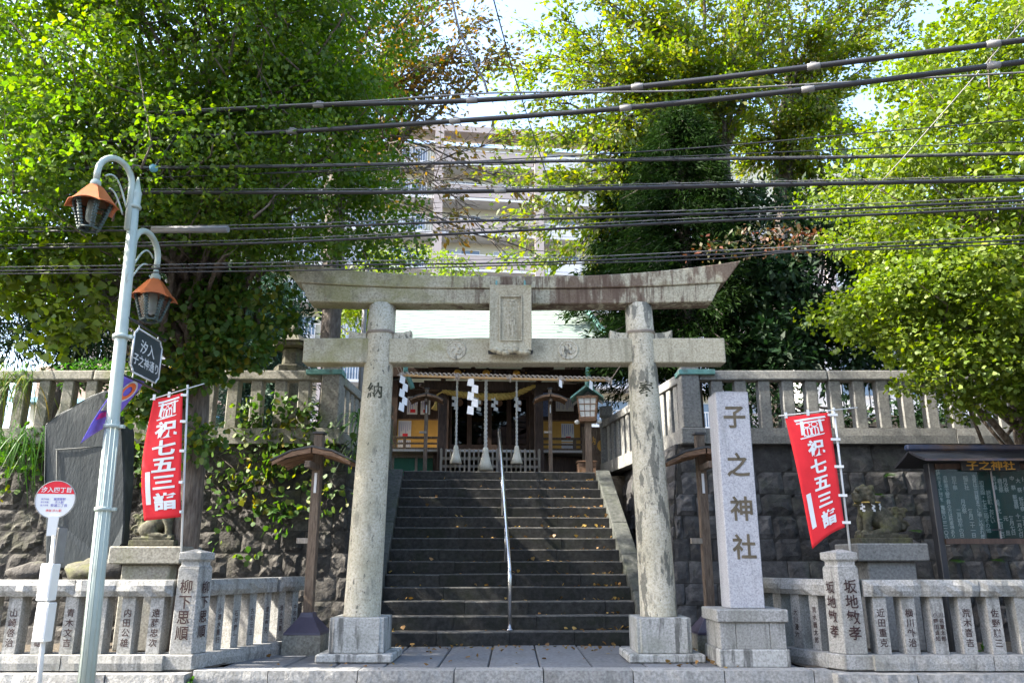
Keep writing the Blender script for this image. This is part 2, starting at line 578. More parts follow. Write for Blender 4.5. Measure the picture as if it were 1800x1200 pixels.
def text(name, s, size, m, parent, mtx, bold=0.0, vert=True, depth=0.003, sx=1.0, gap=1.0, bend=None, post=None):
    """lettering as a mesh; reads upright in the XY plane of mtx (centre = origin)"""
    key = (s, round(bold, 4), vert, round(gap, 3))
    if key not in _TXT:
        cu = bpy.data.curves.new('t', 'FONT')
        cu.body = '\n'.join(s) if vert else s
        cu.align_x = 'CENTER'
        cu.align_y = 'CENTER'
        cu.space_line = gap
        cu.size = 1.0
        cu.offset = bold
        cu.resolution_u = 3
        o = bpy.data.objects.new('t', cu)
        COL.objects.link(o)
        dg = bpy.context.evaluated_depsgraph_get()
        me = bpy.data.meshes.new_from_object(o.evaluated_get(dg))
        vs = np.array([tuple(v.co) for v in me.vertices]) if len(me.vertices) else np.zeros((0, 3))
        fs = [tuple(p.vertices) for p in me.polygons]
        bpy.data.objects.remove(o)
        bpy.data.curves.remove(cu)
        bpy.data.meshes.remove(me)
        if len(vs):
            c = (vs.min(0) + vs.max(0)) / 2
            vs[:, :2] -= c[:2]
        _TXT[key] = (vs, fs)
    vs, fs = _TXT[key]
    out = []
    for v in vs:
        p = V((v[0] * size * sx, v[1] * size, depth))
        if bend: p = bend(p)
        p = mtx @ p
        if post: p = post(p)
        out.append(p)
    me = bpy.data.meshes.new(name)
    me.from_pydata(out, [], fs)
    return link(name, me, m, parent)


def face(loc, rz=0.0, tilt=0.0):
    """matrix for lettering on an upright face looking towards -Y (turned by rz)"""
    return Matrix.Translation(loc) @ Matrix.Rotation(rz, 4, 'Z') @ Matrix.Rotation(PI / 2 - tilt, 4, 'X')


# ---- leaves -------------------------------------------------------------
T_GINKGO = (np.array([(0, 0, 0), (-.40, .42, .05), (-.56, .66, .02), (-.34, .92, 0), (0, .86, .12), (.34, .92, 0), (.56, .66, .02), (.40, .42, .05)], float),
            [(0, 4, 3, 2, 1), (0, 7, 6, 5, 4)])
T_GINKGO_S = (np.array([(0, 0, 0), (-.46, .5, .05), (-.36, .9, 0), (0, .84, .12), (.36, .9, 0), (.46, .5, .05)], float),
              [(0, 3, 2, 1), (0, 5, 4, 3)])
T_LEAF = (np.array([(0, 0, 0), (-.24, .42, .06), (0, 1, 0), (.24, .42, .06)], float), [(0, 3, 2, 1)])
T_IVY = (np.array([(0, 0, 0), (-.42, .15, .05), (-.45, .6, 0), (0, 1, 0), (.45, .6, 0), (.42, .15, .05)], float),
         [(0, 3, 2, 1), (0, 5, 4, 3)])
T_NEEDLE = (np.array([(0, 0, 0), (-.10, .5, .03), (0, 1, 0), (.10, .5, .03)], float), [(0, 3, 2, 1)])


def leaf_frames(n, d, spread, up=0.35):
    """random leaf axes: growth direction about d (n,3), normals biased upwards"""
    g = d + rng.normal(0, spread, (n, 3))
    g /= np.linalg.norm(g, axis=1)[:, None] + 1e-9
    nr = rng.normal(0, 1, (n, 3))
    nr[:, 2] = np.abs(nr[:, 2]) + up
    x = np.cross(g, nr)
    x /= np.linalg.norm(x, axis=1)[:, None] + 1e-9
    z = np.cross(x, g)
    return x, g, z


def leaf_mesh(name, pts, d, size, tmpl, spread=0.6, up=0.35, var=0.42):
    n = len(pts)
    tv, tf = tmpl
    x, g, z = leaf_frames(n, d, spread, up)
    s = size * (1 + rng.uniform(-var, var, n))
    co = pts[:, None, :] + (x[:, None, :] * tv[None, :, 0, None] + g[:, None, :] * tv[None, :, 1, None]
                            + z[:, None, :] * tv[None, :, 2, None]) * s[:, None, None]
    k = len(tv)
    co = co.reshape(-1, 3)
    loops = np.concatenate([np.array(f) for f in tf])
    sizes = [len(f) for f in tf]
    allv = (np.arange(n)[:, None] * k + loops[None, :]).ravel()
    me = bpy.data.meshes.new(name)
    me.vertices.add(len(co))
    me.vertices.foreach_set('co', co.ravel().astype(np.float32))
    me.loops.add(len(allv))
    me.loops.foreach_set('vertex_index', allv.astype(np.int32))
    cnt = n * len(tf)
    tot = np.tile(sizes, n)
    st = np.concatenate([[0], np.cumsum(tot)[:-1]])
    me.polygons.add(cnt)
    me.polygons.foreach_set('loop_start', st.astype(np.int32))
    me.polygons.foreach_set('loop_total', tot.astype(np.int32))
    me.update(calc_edges=True)
    me.validate()
    return me


def in_ellipsoids(n, ells, shell=0.0):
    """n points in a union of ellipsoids (centre, radii, weight); shell pushes them to the outside"""
    w = np.array([e[2] for e in ells], float)
    w /= w.sum()
    idx = rng.choice(len(ells), n, p=w)
    c = np.array([e[0] for e in ells], float)[idx]
    r = np.array([e[1] for e in ells], float)[idx]
    d = rng.normal(0, 1, (n, 3))
    d /= np.linalg.norm(d, axis=1)[:, None]
    rad = rng.uniform(0, 1, n) ** (1 / 3)
    rad = shell + (1 - shell) * rad
    return c + d * r * rad[:, None], d


def limb(mb, a, b, r0, r1, sag=0.0, n=7, wob=0.08, k=6):
    """a tapered, slightly crooked limb; returns its points"""
    a, b = V(a), V(b)
    L = (b - a).length
    pts = []
    for i in range(n + 1):
        t = i / n
        p = a.lerp(b, t)
        p.z += sag * math.sin(PI * t)
        if 0 < i < n:
            p += V((random.gauss(0, 1), random.gauss(0, 1), random.gauss(0, 1))) * wob * L / n
        pts.append(p)
    mb.tube(pts, [r0 + (r1 - r0) * (i / n) ** .8 for i in range(n + 1)], k)
    return pts
# ================================================================ THE SETTING
UP = 3.0                                    # level of the upper shrine ground


def sheet(name, x0, x1, y0, y1, z, m, nx=1, ny=1, amp=0):
    mb = MB()
    vs, fs = [], []
    for j in range(ny + 1):
        for i in range(nx + 1):
            x = x0 + (x1 - x0) * i / nx
            y = y0 + (y1 - y0) * j / ny
            vs.append((x, y, z + (amp * mnoise.noise(V((x * .9, y * .9, 3))) if amp else 0)))
    for j in range(ny):
        for i in range(nx):
            a = j * (nx + 1) + i
            fs.append((a, a + 1, a + nx + 2, a + nx + 1))
    mb.add(vs, fs, True)
    o = mb.build(name, m)
    o['kind'] = 'structure'
    return o


sheet('ground', -1500, 1500, -1500, 1500, -.50, 'soil')
sheet('road', -200, 200, -7.0, 9.70, -.34, 'asphalt')
sheet('soil_bed', -14, -3.45, 10.0, 13.6, .02, 'soil', 30, 10, .06)
sheet('soil_bed', 3.45, 14, 10.0, 13.6, .02, 'soil', 30, 10, .06)

# upper shrine ground: a raised block behind the retaining walls, notched for the stairs
terr = MB()
for x0, x1, y0, y1 in ((-60, -3.12, 13.95, 17.6), (2.98, 60, 13.95, 17.6), (-60, 60, 17.6, 120)):
    terr.box2((x0, y0, -.45), (x1, y1, UP if y0 > 14 else UP - .004))
o = terr.build('terrace', 'soil')
o['kind'] = 'structure'

# paved platform in front of the stairs: one slab after another, joints open
pav = thing('pavement', 'grey stone slabs between the gate pillars and the stairs', None, (0, 0, 0), kind='structure')
MB().box2((-3.4, 10.0, -.4), (3.4, 13.0, -.035)).build('bedding', 'joint', pav)
xs = [-3.42, -2.7, -2.12, -1.52, -.88, -.28, .33, .95, 1.6, 2.2, 2.8, 3.4]
for i in range(len(xs) - 1):
    y1 = 12.6 + random.uniform(-.02, .02)
    j = random.uniform(-.03, .03)
    mb = MB().prism([(xs[i] + .008, 10.05), (xs[i + 1] - .008, 10.05), (xs[i + 1] - .008, y1), (xs[i] + .008, y1)],
                    -.06, random.uniform(-.006, .006), (1, 0, 0), (0, 1, 0))
    mb.build('slab', 'paving', pav, bevel=.012)

kerb = thing('kerb', 'rough granite kerb along the roadside', None, (0, 0, 0), kind='structure')
x = -3.64
k = 0
for w in (.86, 1.02, 1.10, 1.02, 1.02, 1.04, 1.02, .22):
    me = rough_box((w - .012, .31, .40), .09, .010, 'y', k)
    link('kerbstone', me, 'kerb_stone', kerb, Matrix.Translation((x + w / 2, 9.90, -.197)))
    x += w
    k += 1
for sgn in (-1, 1):
    x = 3.64 + (.02 if sgn < 0 else .0)
    for w in (.9, 1.25, 1.2, 1.3, 1.2, 1.2):
        me = rough_box((w - .014, .42, .36), .1, .022, 'y', k)
        link('kerbstone', me, 'kerb_stone', kerb, Matrix.Translation((sgn * (x + w / 2), 9.80, -.198 + (.0 if sgn < 0 else .0))))
        x += w
        k += 1


# ---------------------------------------------------------------- stairs
ST = thing('stairway', 'dark worn stone steps climbing to the shrine hall', None, (-.02, 12.54, 0), R(3.2), kind='structure')
RISE, TREAD, HW = .2, .296, 1.99
MB().prism([(.06, -.4), (.06, .05), (15 * TREAD - .2, 14 * RISE + .08), (17 * TREAD, 14 * RISE + .08), (17 * TREAD, -.4)], -HW, HW,
           (0, 1, 0), (0, 0, 1)).build('step_core', 'joint', ST)
rs = random.Random(3)


def step_mats(me):
    """worn nosing and tread in a paler stone than the mossy riser"""
    bm = bmesh.new()
    bm.from_mesh(me)
    ym = min(v.co.y for v in bm.verts)
    zt_ = RISE / 2 - .004
    es = [e for e in bm.edges if all(v.co.z > zt_ - .02 and v.co.y < ym + .022 for v in e.verts) and len(e.link_faces) == 2 and e.calc_face_angle(0) > .9]
    bmesh.ops.bevel(bm, geom=es, offset=.016, segments=2, profile=.5, affect='EDGES')
    bm.normal_update()
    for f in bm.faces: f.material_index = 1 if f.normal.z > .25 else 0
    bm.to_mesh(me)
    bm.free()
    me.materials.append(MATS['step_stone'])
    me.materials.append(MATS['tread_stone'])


for kk in range(15):
    cuts = [-HW]
    while cuts[-1] < HW - 1.0:
        cuts.append(cuts[-1] + rs.uniform(.75, 1.35))
    if HW - cuts[-1] < .45: cuts.pop()
    cuts.append(HW)
    for i in range(len(cuts) - 1):
        w = cuts[i + 1] - cuts[i] - .006
        dep = TREAD + .06 if kk < 14 else .9
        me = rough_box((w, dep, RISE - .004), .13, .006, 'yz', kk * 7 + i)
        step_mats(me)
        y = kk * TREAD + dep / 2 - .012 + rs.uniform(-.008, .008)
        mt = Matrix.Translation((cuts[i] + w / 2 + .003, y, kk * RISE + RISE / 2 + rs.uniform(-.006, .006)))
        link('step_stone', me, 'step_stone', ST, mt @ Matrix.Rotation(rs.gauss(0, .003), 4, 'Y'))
for sgn in (-1, 1):
    n = 5
    for i in range(n):
        a, b = i / n, (i + 1) / n
        ya, yb = -.12 + a * 4.22, -.12 + b * 4.22 - .012
        za, zb = .19 + (ya + .12) * RISE / TREAD, .19 + (yb + .12) * RISE / TREAD
        x0, x1 = sgn * (HW + .005), sgn * (HW + .30)
        mb = MB().prism([(ya, za - .75), (yb, zb - .75), (yb, zb), (ya, za)], min(x0, x1), max(x0, x1), (0, 1, 0), (0, 0, 1))
        mb.build('stringer', 'stringer_stone', ST, bevel=.015)


# ---------------------------------------------------------------- retaining walls of rough stone
def stone_variants(n, seed, amp):
    out = []
    for k in range(n):
        G = 5
        vs, fs = [], []
        for j in range(G + 1):
            for i in range(G + 1):
                u, w = i / G - .5, j / G - .5
                e = min(.5 - abs(u), .5 - abs(w)) * 2
                q = V((u * 2.6 + k * 5.1 + seed, w * 2.6, k * 2.3))
                h = min(1, e * 2.6) ** .42 * (.55 + .75 * amp * mnoise.noise(q) + .35 * amp * mnoise.noise(q * 2.2))
                jx = .035 * mnoise.noise(q + V((9, 0, 0)))
                jz = .035 * mnoise.noise(q + V((0, 9, 0)))
                vs.append((u + jx, -h, w + jz))
        for j in range(G):
            for i in range(G):
                a = j * (G + 1) + i
                fs.append((a, a + 1, a + G + 2, a + G + 1))
        rim = [i for i in range(G + 1)] + [(j) * (G + 1) + G for j in range(1, G + 1)] + \
              [G * (G + 1) + i for i in range(G - 1, -1, -1)] + [j * (G + 1) for j in range(G - 1, 0, -1)]
        n0 = len(vs)
        for r_ in rim:
            vs.append((vs[r_][0], 1.0, vs[r_][2]))
        for t in range(len(rim)):
            a, b = rim[t], rim[(t + 1) % len(rim)]
            fs.append((b, a, n0 + t, n0 + (t + 1) % len(rim)))
        mb = MB()
        mb.add(vs, fs, k % 3 == 0)
        out.append(mb.mesh('wall_stone'))
    return out


ROCKS = stone_variants(12, 0, 1.0)
ROCKS_G = stone_variants(12, 40, .9)
for m in ROCKS: m.materials.append(MATS['wall_rock'])
for m in ROCKS_G: m.materials.append(MATS['wall_rock_grey'])


def stone_wall(name, label, A, B, h, batter, row, wavg, rocks, zmin=None, seed=1, cap=True, proud=.05, ra=0.0, rb=0.0):
    """battered wall whose foot runs A -> B (front is on the right-hand side of A -> B)"""
    A, B = V((A[0], A[1], 0)), V((B[0], B[1], 0))
    d = (B - A)
    L = d.length
    rz = math.atan2(d.y, d.x)
    w = thing(name, label, 'wall', (A.x, A.y, 0), rz)
    tilt = math.atan2(batter, h)
    Mt = Matrix.Rotation(-tilt, 4, 'X')
    H = h / math.cos(tilt)
    ka, kb_ = ra / H, rb / H
    MB().prism([(-.3 * ka, -.3), (L + .3 * kb_, -.3), (L - rb, H), (ra, H)], -.5, 0, (1, 0, 0), (0, 0, 1)).build('wall_core', 'joint', w, mtx=Mt)
    rr = random.Random(seed)
    z = -.1
    count = 0
    while z < H - .05:
        rh = row * rr.uniform(.9, 1.1)
        top = z + rh > H - .2
        if top: rh = H - z
        x = -rr.uniform(0, .25)
        while x < L:
            ww = wavg * rr.uniform(.68, 1.35) * (1.7 if top and cap else 1)
            x1 = x + ww
            lo_, hi_ = max(0, (z + rh / 2) * ka), L - max(0, (z + rh / 2) * kb_)
            x0c, x1c = max(x, lo_), min(x1, hi_)
            if hi_ - x1c < .12: x1c = hi_; x1 = L
            xm = (x0c + x1c) / 2
            zz = zmin(xm) if zmin else -9
            if x1c - x0c > .1 and z + rh > zz:
                s = (x1c - x0c - .012, proud * rr.uniform(.7, 1.35) * (.8 if top else 1), rh - .012)
                mt = Mt @ Matrix.Translation((xm, 0, z + rh / 2)) @ Matrix.Rotation(rr.gauss(0, .012), 4, 'Y') @ Matrix.Diagonal((*s, 1))
                link('stone', rr.choice(rocks), None, w, mt)
                count += 1
            x = x1
        z += rh
    return w


WH, WB = 3.12, .62
WL = stone_wall('retaining_wall', 'rough brown stone wall with ivy behind the ginkgo trunk', (-10.6, 12.85), (-2.42, 12.85), WH, WB, .345, .40, ROCKS, seed=5, rb=.42)
WR = stone_wall('retaining_wall', 'dark grey squared stone wall behind the notice board', (2.40, 12.85), (10.6, 12.85), WH, WB, .345, .385, ROCKS_G, seed=9, ra=.42)
# flanks beside the stairs, seen above the sloping stringers
stone_wall('retaining_wall', 'stone side wall left of the stairs beside the gate column', (-2.42, 12.87), (-2.50, 18.6), WH, .42, .36, .42, ROCKS,
           zmin=lambda s: s * .64 - .25, seed=12, ra=.62)
stone_wall('retaining_wall', 'stone side wall right of the stairs beside the gate column', (2.02, 18.6), (2.40, 12.87), WH, .42, .36, .42, ROCKS_G,
           zmin=lambda s: (5.74 - s) * .64 - .25, seed=15, rb=.62)


# ---------------------------------------------------------------- stone fences
def name_on(picket, s, size, zc, hd, m='ink', x=0.0):
    text('inscription', s, size, m, picket, face((x, -hd - .001, zc)), bold=.012, gap=1.12, depth=.002)


def lower_fence(name, label, corner, outer, wing, names_front, names_wing, postname, flip, wlead):
    """front run from the corner post outward along X, wing from the corner post back towards the gate"""
    f = thing(name, label, 'fence', (corner[0], corner[1], 0))
    zb, zr0, zr1 = .165, .805, .99
    pk = [rough_box((.155, .20, zr0 - zb), .10, .013, 'x', k) for k in range(4)]
    sgn = -1 if flip else 1

    def run(vec, n, first, step, names, thick, pw, lead):
        d = V((vec[0], vec[1], 0)).normalized()
        # rz so that local -Y looks to the outside
        rz = math.atan2(d.y, d.x)
        if d.x < 0 and abs(d.x) > abs(d.y): rz += PI
        if abs(d.y) > abs(d.x): rz += (PI if sgn > 0 else 0)
        Rm = Matrix.Rotation(rz, 4, 'Z')
        for i in range(n):
            p = d * (first + i * step)
            o = link('picket', pk[i % 4], 'granite', f, Matrix.Translation((p.x, p.y, (zb + zr0) / 2)) @ Rm @ Matrix.Diagonal((pw, 1, 1, 1)))
            if i < len(names) and names[i]:
                nm = names[i]
                if '/' in nm:
                    a, b = nm.split('/')
                    name_on(o, a, .058, -.02, .10, x=.034)
                    name_on(o, b, .058, -.02, .10, x=-.034)
                else:
                    name_on(o, nm, .098 if pw == 1.0 else .078, -.03, .10)
        tot = lead
        a = 0.16
        while a < tot - .1:
            seg = min(random.uniform(1.15, 1.45), tot - a)
            if tot - a - seg < .3: seg = tot - a
            c = d * (a + seg / 2)
            me = rough_box((seg - .012, .27, zr1 - zr0), .05, .040, 'y', random.random() * 50)
            link('rail', me, 'granite', f, Matrix.Translation((c.x, c.y, (zr0 + zr1) / 2)) @ Rm)
            me = rough_box((seg - .010, .40, zb - .002), .08, .014, 'y', random.random() * 50)
            off = Rm @ V((0, -.02, 0))
            link('base_stone', me, 'granite', f, Matrix.Translation((c.x + off.x, c.y + off.y, zb / 2 - .002)) @ Rm)
            a += seg
    run(outer, len(names_front), .345, .335, names_front, .2, 1.0, 3.6)
    run(wing, len(names_wing), .43, .315, names_wing, .2, .92, wlead)
    ang = R(14) * sgn
    Rp = Matrix.Rotation(-ang * 0, 4, 'Z')
    # corner post with its cap; front face and one face along the wing
    w2 = .135
    po = MB()
    wv = V((wing[0], wing[1], 0)).normalized()
    nrm = V((-wv.y, wv.x, 0)) * (1 if sgn > 0 else -1)
    if nrm.x * sgn > 0: nrm = -nrm
    # plan: front edge, then the face along the wing
    a0 = V((-w2 * sgn * -1, -w2, 0))
    pl = [V((sgn * w2, -w2, 0)), V((-sgn * w2 * .95, -w2, 0)), V((-sgn * w2 * .95, -w2, 0)) + wv * .25, V((sgn * w2, .13, 0))]
    if sgn > 0: pl = list(reversed(pl))
    zb2, zt = zb, 1.13

    def loft(mb, plan, levels):
        c = sum(plan, V()) / len(plan)
        n = len(plan)
        vs = []
        for z, k in levels:
            vs += [(c.x + (p.x - c.x) * k, c.y + (p.y - c.y) * k, z) for p in plan]
        fs = [tuple(range(n)), tuple((len(levels) - 1) * n + i for i in range(n))]
        for L in range(len(levels) - 1):
            fs += [(L * n + i, L * n + (i + 1) % n, (L + 1) * n + (i + 1) % n, (L + 1) * n + i) for i in range(n)]
        mb.add(vs, fs)
        return mb
    post = loft(MB(), pl, [(zb2 + .002, 1.0), (zb2 + .30, .98), (zt, .94)]).build('corner_post', 'granite', f, bevel=.008)
    loft(MB(), pl, [(-.003, 1.30), (zb2, 1.30)]).build('base_stone', 'granite', f, bevel=.012)
    loft(MB(), pl, [(zt + .001, .94), (zt + .03, .80), (zt + .07, .80), (zt + .095, 1.0), (zt + .175, 1.0), (zt + .215, .12)]).build('post_cap', 'granite', f, bevel=.006)
    text('inscription', postname, .165, 'ink', post, face((sgn * .004, -w2 * 1.02 - .004, .66)), bold=.014, gap=1.05, depth=.004, sx=.95)
    mid = V((-sgn * w2 * .95, -w2, 0)) + wv * .125
    out = V((wv.y, -wv.x, 0)) if sgn < 0 else V((-wv.y, wv.x, 0))
    if out.x * -sgn < 0: out = -out
    rz = math.atan2(out.y, out.x) + PI / 2
    text('inscription', postname, .15, 'ink', post, face((mid.x + out.x * .012, mid.y + out.y * .012, .66), rz), bold=.012, gap=1.1, depth=.0, sx=.9)
    return f


FL = lower_fence('stone_fence', 'low granite name-post fence left of the gate behind the street lamp', (-3.84, 9.98), (-1, 0), (.34, .94),
                 ['遠藤忠次', '内田公雄', '', '青木文吉', '山口橘雄', '山崎啓治', '', '', '', ''], ['小清水重行', '石井藤一', '古坂元五', '渡辺慶先', '清水茂義', '中和学竹'], '柳下思順', True, 2.30)
FR = lower_fence('stone_fence', 'low granite name-post fence right of the gate below the notice board', (3.99, 9.98), (1, 0), (-.42, .9),
                 ['近田重克', '横川外治', '川名重太郎/小野田貞知', '荒木音吉', '佐野謙三', '', '', '', ''], ['清水義太郎', '大川澄六', '一茂芳太', '小関六一'], '坂地敏孝', False, 1.62)


def upper_fence(name, label, corner, outer, flank_end, flip):
    f = thing(name, label, 'fence', (corner[0], corner[1], WH - .02))
    sgn = -1 if flip else 1
    st = 'old_stone' if flip else 'grey_stone'
    zb, zr0, zr1 = .26, 1.10, 1.275
    pk = [MB().box((0, 0, (zb + zr0) / 2), (.20, .19, zr0 - zb)).mesh('picket', .018) for k in range(1)]
    pk[0].materials.append(MATS[st])

    def run(end, n, first, step):
        d = V((end[0] - corner[0], end[1] - corner[1], 0))
        L = d.length
        d.normalize()
        rz = math.atan2(d.y, d.x)
        Rm = Matrix.Rotation(rz, 4, 'Z')
        for i in range(n):
            p = d * (first + i * step)
            if first + i * step > L - .1: break
            link('picket', pk[0], None, f, Matrix.Translation((p.x, p.y, random.uniform(-.004, .004))) @ Rm @ Matrix.Rotation(random.gauss(0, .012), 4, 'Z'))
        a = .17
        while a < L - .05:
            seg = min(random.uniform(1.9, 2.3), L - a)
            if L - a - seg < .5: seg = L - a
            c = d * (a + seg / 2)
            MB().box((0, 0, 0), (seg - .01, .26, zr1 - zr0), taper=1, tapery=.86).build('rail', st, f, bevel=.025, seg=2,
                mtx=Matrix.Translation((c.x, c.y, (zr0 + zr1) / 2)) @ Rm)
            me = rough_box((seg - .012, .36, zb), .12, .01, 'yb', a)
            link('base_stone', me, st, f, Matrix.Translation((c.x, c.y, zb / 2)) @ Rm)
            a += seg
    run(outer, 22, .47, .405)
    run(flank_end, 16, .42, .36)
    cp = MB().box((0, 0, (zb + 1.34) / 2), (.34, .34, 1.34 - zb), taper=.93)
    cp.build('corner_post', st, f, bevel=.02)
    MB().box((0, 0, zb / 2), (.42, .42, zb + .006)).build('base_stone', st, f, bevel=.015)
    # copper strap that ties the rail to the post
    m = MB().box((sgn * .12, -.005, zr1 - .045), (.62, .375, .085))
    m.build('copper_strap', 'copper_green', f, bevel=.004)
    if not flip:
        pass
    # end post by the head of the stairs
    ex, ey = flank_end[0] - corner[0], flank_end[1] - corner[1]
    MB().box((ex, ey, .64), (.30, .30, 1.28)).lathe([(.13, 1.28), (.13, 1.34), (.2, 1.40), (.2, 1.58), (.16, 1.62), (0.01, 1.64)], 4, (ex, ey, 0), False, rot=PI / 4).build('end_post', st, f, bevel=.012)
    return f


FUL = upper_fence('stone_fence', 'tall mossy stone fence on the wall above the ivy', (-3.10, 13.48), (-11, 13.48), (-2.92, 18.3), True)
FUR = upper_fence('stone_fence', 'tall grey stone fence on the wall above the notice board', (3.05, 13.48), (11, 13.48), (2.22, 18.6), False)
# ================================================================ THE STONE GATE
T = thing('torii_gate', 'large weathered stone torii gate in front of the stairs', 'gate', (-.02, 10.9, 0))
CB, CT = 1.925, 1.835           # half spacing of the columns at foot and head
colm = {}
for sgn in (-1, 1):
    MB().box((sgn * CB, 0, .05), (.95, .92, .10)).build('footing', 'block_stone', T, bevel=.018)
    q = .345
    n_ = .05
    poly = [(-q + n_, -q), (q - n_, -q), (q - n_, -q + .02), (q, -q + .02), (q, -q + n_), (q, q), (-q, q), (-q, -q + n_), (-q, -q + .02), (-q + n_, -q + .02)]
    MB().prism(poly, .101, .52, (1, 0, 0), (0, 1, 0), (sgn * CB, 0, 0)).build('pedestal', 'block_stone', T, bevel=.012)
    lev = [(0.518, .245), (.535, .238), (1.2, .232), (2.4, .222), (3.4, .209), (4.2, .198), (4.74, .19)]
    mb = MB()
    pts = [V((sgn * (CB + (CT - CB) * (z - .52) / 4.22), 0, z)) for z, r in lev]
    mb.tube(pts, [r for z, r in lev], 40)
    c = mb.build('column', 'torii_stone', T)
    colm[sgn] = c
    ch = '納' if sgn < 0 else '奉'
    zc = 3.46 if sgn < 0 else 3.48
    cx = sgn * (CB + (CT - CB) * (zc - .52) / 4.22)
    rr_ = .2105
    text('inscription', ch, .23, 'engrave_dark', c, face((cx, 0, zc)), bold=.02, depth=0,
         bend=lambda p: V((math.sin(p.x / rr_) * rr_, p.y, math.cos(p.x / rr_) * rr_ + .002)))
    # collar of twisted wire
    zc = 4.30
    cx = sgn * (CB + (CT - CB) * (zc - .52) / 4.22)
    mb = MB()
    for dz in (0, .018, .03):
        mb.tube([(cx + .205 * math.cos(a * PI / 12), .205 * math.sin(a * PI / 12), zc + dz + .006 * math.sin(a)) for a in range(25)], .007, 5, False)
    mb.build('wire_collar', 'rope_grey', T)
    # ledge and wedges where the tie beam passes the column
    for s2 in (-1, 1):
        x = cx + s2 * .29
        MB().prism([(-.1 * s2, 0), (.15 * s2, 0), (.15 * s2, .13), (.05 * s2, .095), (-.1 * s2, .085)], -.09, .09, (1, 0, 0), (0, 0, 1), (x, 0, 4.222)).build('wedge', 'torii_stone', T, bevel=.008)
NB = MB()
for x0, x1 in ((-2.90, -1.99), (-1.70, 1.70), (1.99, 3.0)):
    NB.box2((x0, -.14, 3.865), (x1, .14, 4.22))
NB.box2((-2.2, -.11, 3.90), (2.2, .11, 4.18))
NB.build('tie_beam', 'beam_stone', T, bevel=.012)


def curved_beam(name, x_end0, x_end1, zf0, zf1, y, m, n=28):
    """beam curved upwards at the ends: bottom zf0(x), top zf1(x); its ends are cut on a slant"""
    vs, fs = [], []
    for i in range(n + 1):
        t = i / n * 2 - 1
        for zf, xe in ((zf0, x_end0), (zf1, x_end1)):
            x = t * xe
            z = zf(x)
            yy = y if zf is zf0 else y * 1.06
            vs += [(x, -yy, z), (x, yy, z)]
    for i in range(n):
        a, b = i * 4, (i + 1) * 4
        fs += [(a, b, b + 1, a + 1), (a + 2, a + 3, b + 3, b + 2), (a, a + 2, b + 2, b), (a + 1, b + 1, b + 3, a + 3)]
    fs += [(0, 1, 3, 2), (n * 4, n * 4 + 2, n * 4 + 3, n * 4 + 1)]
    mb = MB()
    mb.add(vs, fs)
    return mb.build(name, m, T, bevel=.012)


crv = lambda k: (lambda x: k * max(0, (abs(x) - .5) / 2.8) ** 2.0)
curved_beam('lower_lintel', 2.86, 3.00, lambda x: 4.715 + crv(.05)(x), lambda x: 4.935 + crv(.11)(x), .165, 'lintel_stone')
curved_beam('upper_lintel', 3.06, 3.30, lambda x: 4.937 + crv(.11)(x), lambda x: 5.115 + crv(.235)(x), .20, 'lintel_stone')
# carved tablet, leaning forward
PL = Matrix.Translation((0, -.30, 4.46)) @ Matrix.Rotation(R(6), 4, 'X')
pl = MB().box((0, 0, 0), (.585, .10, .93)).build('tablet', 'beam_stone', T, bevel=.01, mtx=PL)
fr = MB()
for a, b in (((-.27, -.44), (.27, -.44)), ((.27, -.44), (.27, .44)), ((.27, .44), (-.27, .44)), ((-.27, .44), (-.27, -.44))):
    pass
oo, ii = (.285, .455), (.15, .30)
vs = [(-oo[0], -.085, -oo[1]), (oo[0], -.085, -oo[1]), (oo[0], -.085, oo[1]), (-oo[0], -.085, oo[1]),
      (-ii[0], -.057, -ii[1] - .02), (ii[0], -.057, -ii[1] - .02), (ii[0], -.057, ii[1]), (-ii[0], -.057, ii[1]),
      (-oo[0], -.05, -oo[1]), (oo[0], -.05, -oo[1]), (oo[0], -.05, oo[1]), (-oo[0], -.05, oo[1])]
fr.add(vs, [(0, 1, 5, 4), (1, 2, 6, 5), (2, 3, 7, 6), (3, 0, 4, 7), (0, 8, 9, 1), (1, 9, 10, 2), (2, 10, 11, 3), (3, 11, 8, 0)])
fr.build('tablet_frame', 'beam_stone', pl)
fb = MB()
for a, b in (((-.15, -.32), (.15, -.32)), ((.15, -.32), (.15, .30)), ((.15, .30), (-.15, .30)), ((-.15, .30), (-.15, -.32))):
    fb.beam((a[0], -.066, a[1]), (b[0], -.066, b[1]), .022, .022, (0, 1, 0))
fb.build('tablet_border', 'beam_stone', pl)
text('inscription', '子之神社', .135, 'torii_stone', pl, face((0, -.06, -.01)), bold=.02, gap=1.0, depth=.014)
sv = MB()
for i in range(7):
    sv.ball((-.21 + i * .07, -.04, -.47 + .02 * math.cos(i * 1.7)), (.07, .06, .045), 8)
sv.build('carved_cloud', 'beam_stone', pl)
MB().box((.0, .02, -.475), (.62, .10, .05)).build('tablet_sill', 'black_metal', pl, bevel=.006)
